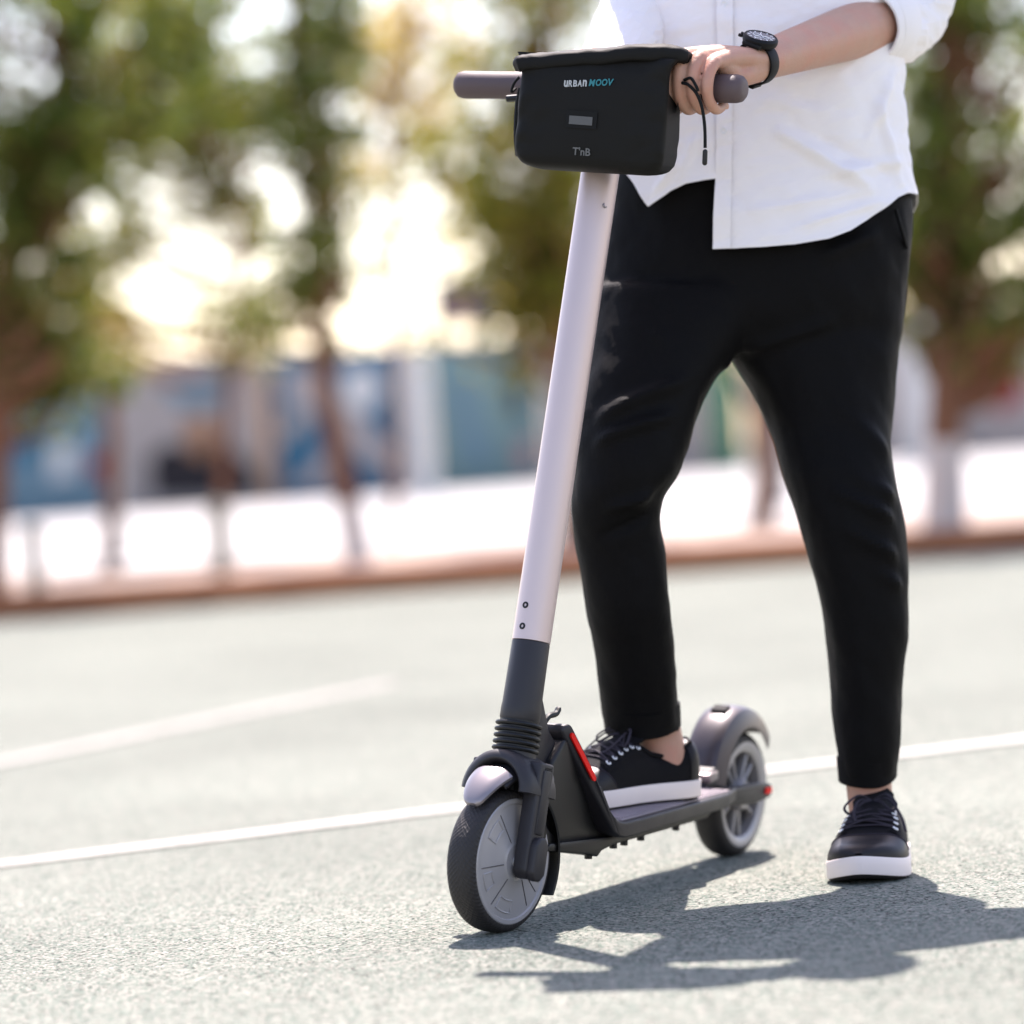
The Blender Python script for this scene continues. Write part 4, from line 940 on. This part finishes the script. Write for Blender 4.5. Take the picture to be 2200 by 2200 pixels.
def hand(end, axis, W, fd, ts):
    """hand closed round the bar; axis points to the little-finger end; returns capsules"""
    up = (Vector((0, 0, 1)) - axis*axis.z).normalized(); nf = axis.cross(up); nf = nf if nf.y < 0 else -nf
    def q(t, al, r): return end - axis*t + (-nf*math.cos(R_(al)) + up*math.sin(R_(al)))*r
    parts = []; mcps = []
    for i, t in enumerate(ts):                       # little, ring, middle, index
        k = (.86, .98, 1.02, 1.0)[i]; hi = (.040, .046, .048, .046)[i]
        ch = [q(t + .001, 96, hi*.93), q(t, 118, hi), q(t, 150, .043*k + .001), q(t, 180, .0375), q(t + .001, 208, .034), q(t + .001, 240, .0305), q(t + .002, 272, .0295), q(t + .002, 305, .029), q(t + .002, 330, .0285)]
        rd = [.0115, .0118, .0102, .0104, .0094, .0096, .0088, .0084, .0072]
        parts.append(capsule(spline(ch, 3), [interp(j/24*8, list(enumerate([r*k for r in rd]))) for j in range(25)], 14))
        mcps.append(q(t + .001, 100, hi*.95))
    side = axis
    for i, m in enumerate(mcps):
        off = (.013, .005, -.003, -.011)[i]; wb = W + side*off + Vector((0, 0, .006))
        mid = m.lerp(wb, .5) + up*.005
        parts.append(capsule(spline([m, mid, wb], 4), [.0118, .0122, .0128, .0135, .014, .0145, .015, .0155, .016], 14))
    # palm mass, heel of the hand, thumb base and thumb
    pm = (mcps[0] + mcps[3])/2
    for i in (0, 1, 2, 3): parts.append(capsule([q(ts[i], 70, .034), q(ts[i], 20, .034).lerp(W, .35), W - fd*.004], [.013, .016, .019], 14))
    parts.append(capsule([W + fd*.002 - up*.006 + side*.006, W.lerp(q(ts[0] - .006, 20, .034), .7), q(ts[0] - .002, 35, .034)], [.021, .0165, .013], 14))
    parts.append(capsule([W - side*.006, q(ts[3], 5, .036), q(ts[3] + .016, -30, .034), q(ts[3] + .02, -70, .031), q(ts[3] + .018, -100, .030)], [.018, .015, .0115, .0105, .009], 14))
    return parts, q
TL_ = (.040, .0615, .083, .1045)
hpL, qL = hand(GR, ba, WL, fdL, TL_)
def forearm(W, E, fd): return capsule([W - fd*.012, W, W + fd*.02, W.lerp(E, .3), W.lerp(E, .55), W.lerp(E, .8), E], [.024, .0265, .0272, .034, .0405, .0435, .043], 28)
armL = remesh(hpL + [forearm(WL, EL, fdL)], .0019, 5)
hR1 = GL.lerp(GR, .31)
hpR, qR = hand(hR1, -ba, WR, fdR, TL_)
armR = remesh(hpR + [forearm(WR, ER, fdR)], .0032, 4)
# rest of the body, hidden under the clothes or outside the picture
NK = Vector((torso(ZT)[0].x, 5.40, ZT)); HC = NK + Vector((-.012, -.045, .165))
def ell(c, r, n=24):
    rings = []
    for i in range(1, n):
        a = math.pi*i/n; rings.append([c + Vector((r[0]*math.sin(a)*math.cos(t), r[1]*math.sin(a)*math.sin(t), r[2]*math.cos(a))) for t in np.linspace(0, 2*math.pi, 29)[:-1]])
    return loft(rings)
def tc_(z): q = torso(z); return Vector((q[0].x, q[2], z))
bp2 = [tube([tc_(z) for z in (.86, .95, 1.05, 1.2, 1.32, ZT - .07, ZT - .03)], [.11, .115, .11, .112, .112, .10, .06], 28)]
for xo in (-.07, .07): bp2.append(tube([tc_(z) + Vector((xo, 0, 0)) for z in (.84, .95, 1.1, 1.25, ZT - .08)], [.095, .105, .1, .1, .085], 24))
bp2.append(capsule([NK - Vector((0, 0, .05)), NK + Vector((-.004, -.015, .05)), HC - Vector((0, -.02, .05))], [.062, .056, .058], 24))
SHL, SHR = D(1660, -280, 5.42), D(1234, -280, 5.42)
bp2.append(capsule([SHL, D(1715, -120, 5.445), EL], [.056, .047, .04], 20)); bp2.append(capsule([SHR, D(1216, -120, 5.44), ER], [.056, .046, .038], 20)); bp2.append(capsule([SHL, tc_(ZT - .08), SHR], [.05, .06, .05], 20))
AKL = P(1866, 1692, 5.335); AKR = D(1246, 1372, 5.345)
bp2.append(capsule([D(1545, 480, 5.40), D(1592, 920, 5.34), D(1630, 1200, 5.345), AKL + Vector((0, 0, .05)), AKL - Vector((-.002, .004, .07))], [.085, .05, .048, .036, .034], 20))
bp2.append(capsule([D(1330, 480, 5.40), D(1178, 880, 5.268), D(1184, 1150, 5.285), AKR + Vector((-.012, -.004, .06)), AKR - Vector((-.004, .0, .075))], [.085, .042, .042, .036, .036], 20))
bp2 += [ell(HC + Vector((0, .012, .035)), (.076, .094, .088)), ell(HC + Vector((0, -.03, -.035)), (.058, .058, .075)), ell(HC + Vector((0, -.055, -.085)), (.034, .03, .03))]
bp2 += [capsule([HC + Vector((0, -.088, .012)), HC + Vector((0, -.104, -.03))], [.009, .014], 10), capsule([HC + Vector((-.03, -.078, .03)), HC + Vector((.03, -.078, .03))], [.012, .012], 10), capsule([HC + Vector((-.02, -.082, -.062)), HC + Vector((.02, -.082, -.062))], [.008, .008], 10)]
for s in (1, -1): bp2.append(ell(HC + Vector((s*.077, .012, 0)), (.009, .018, .031), 10))
bodym = remesh(bp2, .0055, 4)
skin = link('body', join([bodym, armL, armR]), M_['skin'], PR, None, None)
for s in (1, -1): link('eye', MB().add(*ell(HC + Vector((s*.031, -.082, .012)), (.012, .008, .008), 10)).me(), M_['eye'], skin)
hv = []
for i in range(1, 15):
    a = math.pi*.60*i/14; ring = []
    for t in np.linspace(0, 2*math.pi, 41)[:-1]:
        fr = max(0, -math.sin(t)); aa = a*(1 - .42*fr**1.5); p = HC + Vector((0, .014, .038)) + Vector((.084*math.sin(aa)*math.cos(t), .103*math.sin(aa)*math.sin(t), .1*math.cos(aa)))
        ring.append(p + (p - HC).normalized()*.006*fbm(p, 40))
    hv.append(ring)
link('hair', MB().add(*loft(hv, True)).me(), M_['hair'], PR, None, 80)
for i, t in enumerate(TL_):      # nails tucked under the bar
    link('finger_nail', MB().add(*ell(qL(t + .002, 322, .0375), (.004, .0022, .005), 8)).me(), M_['nail'], skin)

# ---- wristwatch
nd = Vector((-.05, -.80, .75)); nd = (nd - fdL*nd.dot(fdL)).normalized(); sdv = fdL.cross(nd)
WC = WL + fdL*.012; WMx = frame(WC, sdv, fdL, nd)
rings = []
for h, e_ in ((-.011, .0), (-.0112, .0024), (-.008, .0034), (.008, .0034), (.0112, .0024), (.011, 0)):
    rings.append([Vector(((.0290 + e_)*math.cos(t), h*(1 - .12*max(0, -math.sin(t))), (.0290 + e_)*math.sin(t))) for t in np.linspace(0, 2*math.pi, 57)[:-1]])
wt = link('wristwatch', MB().add(*loft(rings, False, True)).me(), M_['watch'], PR, WMx)
CM = WMx @ Matrix.Translation((0, -.004, .0305)) @ Matrix.Scale(1.14, 4)
link('case', MB().add(*lathe([(.018, -.002), (.0215, .0), (.0225, .003), (.0225, .007), (.0205, .0098), (.0195, .0102), (.0185, .0094), (.0185, .0088), (.0001, .0088)], 48, 'Z')).me(), M_['watch'], wt, CM)
link('dial', MB().add(*lathe([(.0183, .0088), (.0183, .0092), (.0001, .0092)], 40, 'Z')).me(), M_['dial'], wt, CM)
for k in range(12):
    a = R_(30*k); link('hour_mark', box((0, 0, 0), (.0011, .0032, .0006), 0, 1, Matrix.Rotation(a, 4, 'Z') @ Matrix.Translation((0, .0152, .0095))), M_['eyelet'], wt, CM)
for a, L_ in ((R_(35), .009), (R_(-75), .013)): link('watch_hand', box((0, 0, 0), (.0012, L_, .0005), 0, 1, Matrix.Rotation(a, 4, 'Z') @ Matrix.Translation((0, L_/2, .0099))), M_['eyelet'], wt, CM)
for r_, x_, y_ in ((.0042, .007, 0), (.0042, -.007, 0), (.0042, 0, -.008)): link('sub_dial', MB().add(*tube([Vector((x_ + r_*math.cos(t), y_ + r_*math.sin(t), .0095)) for t in np.linspace(0, 2*math.pi, 19)[:-1]], .0004, 5, closed=True)).me(), M_['eyelet'], wt, CM)
for y_, l_ in ((-.010, .0035), (0, .005), (.010, .0035)): link('crown_button', MB().add(*tube([Vector((-.0215, y_*.9, .004)), Vector((-.0225 - l_ + .001*abs(y_), y_*.9, .004))], .0022, 10)).me(), M_['watch'], wt, CM)
link('lug', box((0, .0, .001), (.026, .047, .006), .002, 2), M_['watch'], wt, CM)
link('buckle', box((0, .004, -.0345), (.016, .026, .004), .0015, 2), M_['watch'], wt, WMx)

# ---- shoes
UPH = [(-.140, .052), (-.128, .086), (-.10, .079), (-.07, .070), (-.045, .072), (-.02, .086), (0, .094), (.02, .091), (.045, .080), (.07, .066), (.095, .056), (.118, .050), (.132, .043), (.142, .033)]
UPW = [(-.142, .008), (-.134, .024), (-.115, .034), (-.09, .037), (-.05, .037), (-.01, .040), (.03, .047), (.065, .052), (.09, .051), (.112, .043), (.130, .028), (.140, .012), (.143, .003)]
def cl(x): return .006*math.sin((x + .14)/.28*math.pi)           # slight curve of the last
def shoe_pt(x, t, off=0):
    wd = sinterp(x, UPW) + off; h = sinterp(x, UPH) + off; z0 = .024; c, s_ = math.cos(t), math.sin(t)
    nn = interp(x, [(-.14, .55), (-.05, .62), (.04, .85), (.1, .72), (.14, .7)])
    return Vector((x, cl(x) + wd*math.copysign(abs(c)**.62, c)*(1 - .10*max(0, s_)**3*(x < .03)), z0 + (h - z0)*abs(s_)**nn))
def outline(off, n=72):
    L_, Rr = [], []
    for i in range(n + 1):
        x = -.1425 + .2855*(.5 - .5*math.cos(math.pi*i/n)); wd = sinterp(x, UPW); L_.append((x, cl(x) + wd)); Rr.append((x, cl(x) - wd))
    pts = L_ + Rr[::-1][1:-1]; out = []; m = len(pts)
    for i in range(m):
        a_, b_ = Vector(pts[i-1]), Vector(pts[(i+1) % m]); t = (b_ - a_).normalized() if (b_ - a_).length > 1e-6 else Vector((1, 0)); nn = Vector((-t.y, t.x))
        out.append(Vector(pts[i]) + nn*off)
    return out
def make_shoe(M, mir):
    MM = M @ Matrix.Diagonal((1, mir, 1, 1))
    sp = lambda x: .010*max(0, (x - .075)/.065)**2                 # toe spring
    def ring(off, z): return [Vector((p.x, p.y, z + sp(p.x))) for p in outline(off)]
    up_rows = []
    xs = [-.1415 + .2835*(.5 - .5*math.cos(math.pi*i/70)) for i in range(71)]
    up_rows = [[shoe_pt(x, math.pi*j/36) + Vector((0, 0, sp(x))) for j in range(37)] for x in xs]
    rings = [r + [Vector((p.x, p.y, .02)) for p in (r[-1].lerp(r[0], q) for q in (.25, .5, .75))] for r in up_rows]
    sh_ = link('shoe', MB().add(*loft(rings, True)).me(), M_['canvas'], PR, MM, 70)
    link('sole', MB().add(*loft([ring(-.004, .0035), ring(.0025, .004), ring(.0035, .008), ring(.0030, .018), ring(.0034, .027), ring(.0020, .0295), ring(-.004, .0295)], True)).me(), M_['sole'], sh_, MM, 50)
    link('outsole', MB().add(*loft([ring(-.008, 0), ring(-.001, .0005), ring(.001, .004), ring(-.006, .0045)], True)).me(), M_['outsole'], sh_, MM, 50)
    # toe cap and heel counter as overlays
    rows = [[shoe_pt(x, math.pi*j/36, .0014) + Vector((0, 0, sp(x))) for j in range(37)] for x in np.linspace(0, 1, 22) for x in [lerp(.066, .1425, x**.8)]]
    for i, r in enumerate(rows):                                    # curved rear edge of the cap
        if i < 8:
            for j in range(37):
                q = (j/36*2 - 1); x = lerp(.066, .1425, (i/21)**.8) - .03*(1 - i/8)*(abs(q)**2) + .012*(1 - i/8)
                r[j] = shoe_pt(x, math.pi*j/36, .0014) + Vector((0, 0, sp(x)))
    link('toe_cap', MB().add(*sheet(rows)).me(), M_['toe'], sh_, MM, None)
    seam = [rows[0][j] + Vector((0, 0, .0004)) for j in range(2, 35)]
    link('toe_seam', MB().add(*tube(seam, .0011, 6)).me(), M_['lace'], sh_, MM)
    rows = [[shoe_pt(x, math.pi*j/36, .0012) for j in range(37)] for x in np.linspace(-.1415, -.108, 8)]
    link('heel_tab', MB().add(*sheet(rows)).me(), M_['toe'], sh_, MM, None)
    # eyestays, tongue, collar rim
    for s in (1, -1):
        e_ = []
        for x in np.linspace(-.018, .066, 16):
            e_.append([shoe_pt(x, R_(90 - s*a_), .0016 if 24 < a_ < 50 else .0004) for a_ in (20, 24.5, 30, 36, 42, 48, 51)])
        link('eyestay', MB().add(*sheet(e_)).me(), M_['canvas'], sh_, MM, None)
        for k in range(6):
            x = -.010 + k*.0135; p = shoe_pt(x, R_(90 - s*33), .0024); nrm = (shoe_pt(x, R_(90 - s*33), .006) - p).normalized()
            u = Vector((1, 0, 0)); u = (u - nrm*u.dot(nrm)).normalized(); v = nrm.cross(u)
            link('eyelet', MB().add(*tube([p + (u*math.cos(t)*.0026 + v*math.sin(t)*.0034) for t in np.linspace(0, 2*math.pi, 13)[:-1]], .00125, 6, closed=True)).me(), M_['eyelet'], sh_, MM)
    tg = []
    for i in range(14):
        t = i/13; x = lerp(.05, -.050, t); zc = interp(x, [(-.050, .119), (-.036, .112), (-.02, .104), (0, .0985), (.02, .093), (.05, .078)]); hw = lerp(.018, .030, t)*(1 if t < .9 else .86)
        tg.append([Vector((x + .012*abs(q)**2*t, cl(x) + hw*q, zc - .013*abs(q)**2.2)) for q in np.linspace(-1, 1, 13)])
    to = link('tongue', MB().add(*sheet(tg)).me(), M_['canvas'], sh_, MM, None)
    md = to.modifiers.new('thickness', 'SOLIDIFY'); md.thickness = .006; md.offset = 0
    mb = []
    for k in range(6):                                              # laces: bars and crossings
        x = -.010 + k*.0135; a_, b_ = shoe_pt(x, R_(57), .003), shoe_pt(x, R_(123), .003); c_ = (a_ + b_)/2 + Vector((0, 0, .0055 + .003*(k < 2)))
        mb.append(spline([a_, a_.lerp(c_, .5) + Vector((0, 0, .0022)), c_, b_.lerp(c_, .5) + Vector((0, 0, .0022)), b_], 4))
        if k < 5:
            x2 = x + .0135
            for t0, t1 in ((57, 123), (123, 57)):
                a_, b_ = shoe_pt(x, R_(t0), .004), shoe_pt(x2, R_(t1), .004); c_ = (a_ + b_)/2 + Vector((0, 0, .007 + .002*(t0 < 90)))
                mb.append(spline([a_, c_, b_], 6))
    tpx = shoe_pt(-.008, R_(90), .010)
    for pts in ([(0, 0, 0), (.006, .018, .010), (.024, .034, -.002), (.028, .028, -.012), (.012, .012, 0), (0, 0, 0)], [(0, 0, 0), (.006, -.018, .010), (.026, -.036, -.004), (.028, -.028, -.014), (.012, -.012, 0), (0, 0, 0)], [(0, 0, 0), (.012, .022, .004), (.034, .040, -.018), (.052, .048, -.040)], [(0, 0, 0), (.014, -.016, .004), (.038, -.022, -.008), (.058, -.018, -.022)]):
        mb.append(spline([tpx + Vector(p) for p in pts], 6))
    for pts in mb: link('lace', MB().add(*tube(pts, .0021, 7, flat=.62)).me(), M_['lace'], sh_, MM)
    rim = [shoe_pt(x, R_(a_), .001) + Vector((0, 0, .0012)) for x, a_ in [(-.128, 90)] + [(x, 62) for x in (-.118, -.10, -.08, -.06, -.04, -.022)] + [(-.012, 75), (-.012, 105)] + [(x, 118) for x in (-.022, -.04, -.06, -.08, -.10, -.118)]]
    link('collar_rim', MB().add(*tube(rim, .0036, 8, closed=True)).me(), M_['canvas'], sh_, MM)
    return sh_
make_shoe(BM @ Matrix.Translation((-.447, -.005, .1290)) @ Matrix.Rotation(R_(-22), 4, 'Z'), -1)
hd_ = R_(13); dl = Vector((-math.sin(hd_), -math.cos(hd_), 0))
make_shoe(Matrix.Translation((.500, 5.272, 0)) @ Matrix.Rotation(math.atan2(dl.y, dl.x), 4, 'Z') @ Matrix.Diagonal((1.0, 1.10, 1.04, 1)), 1)
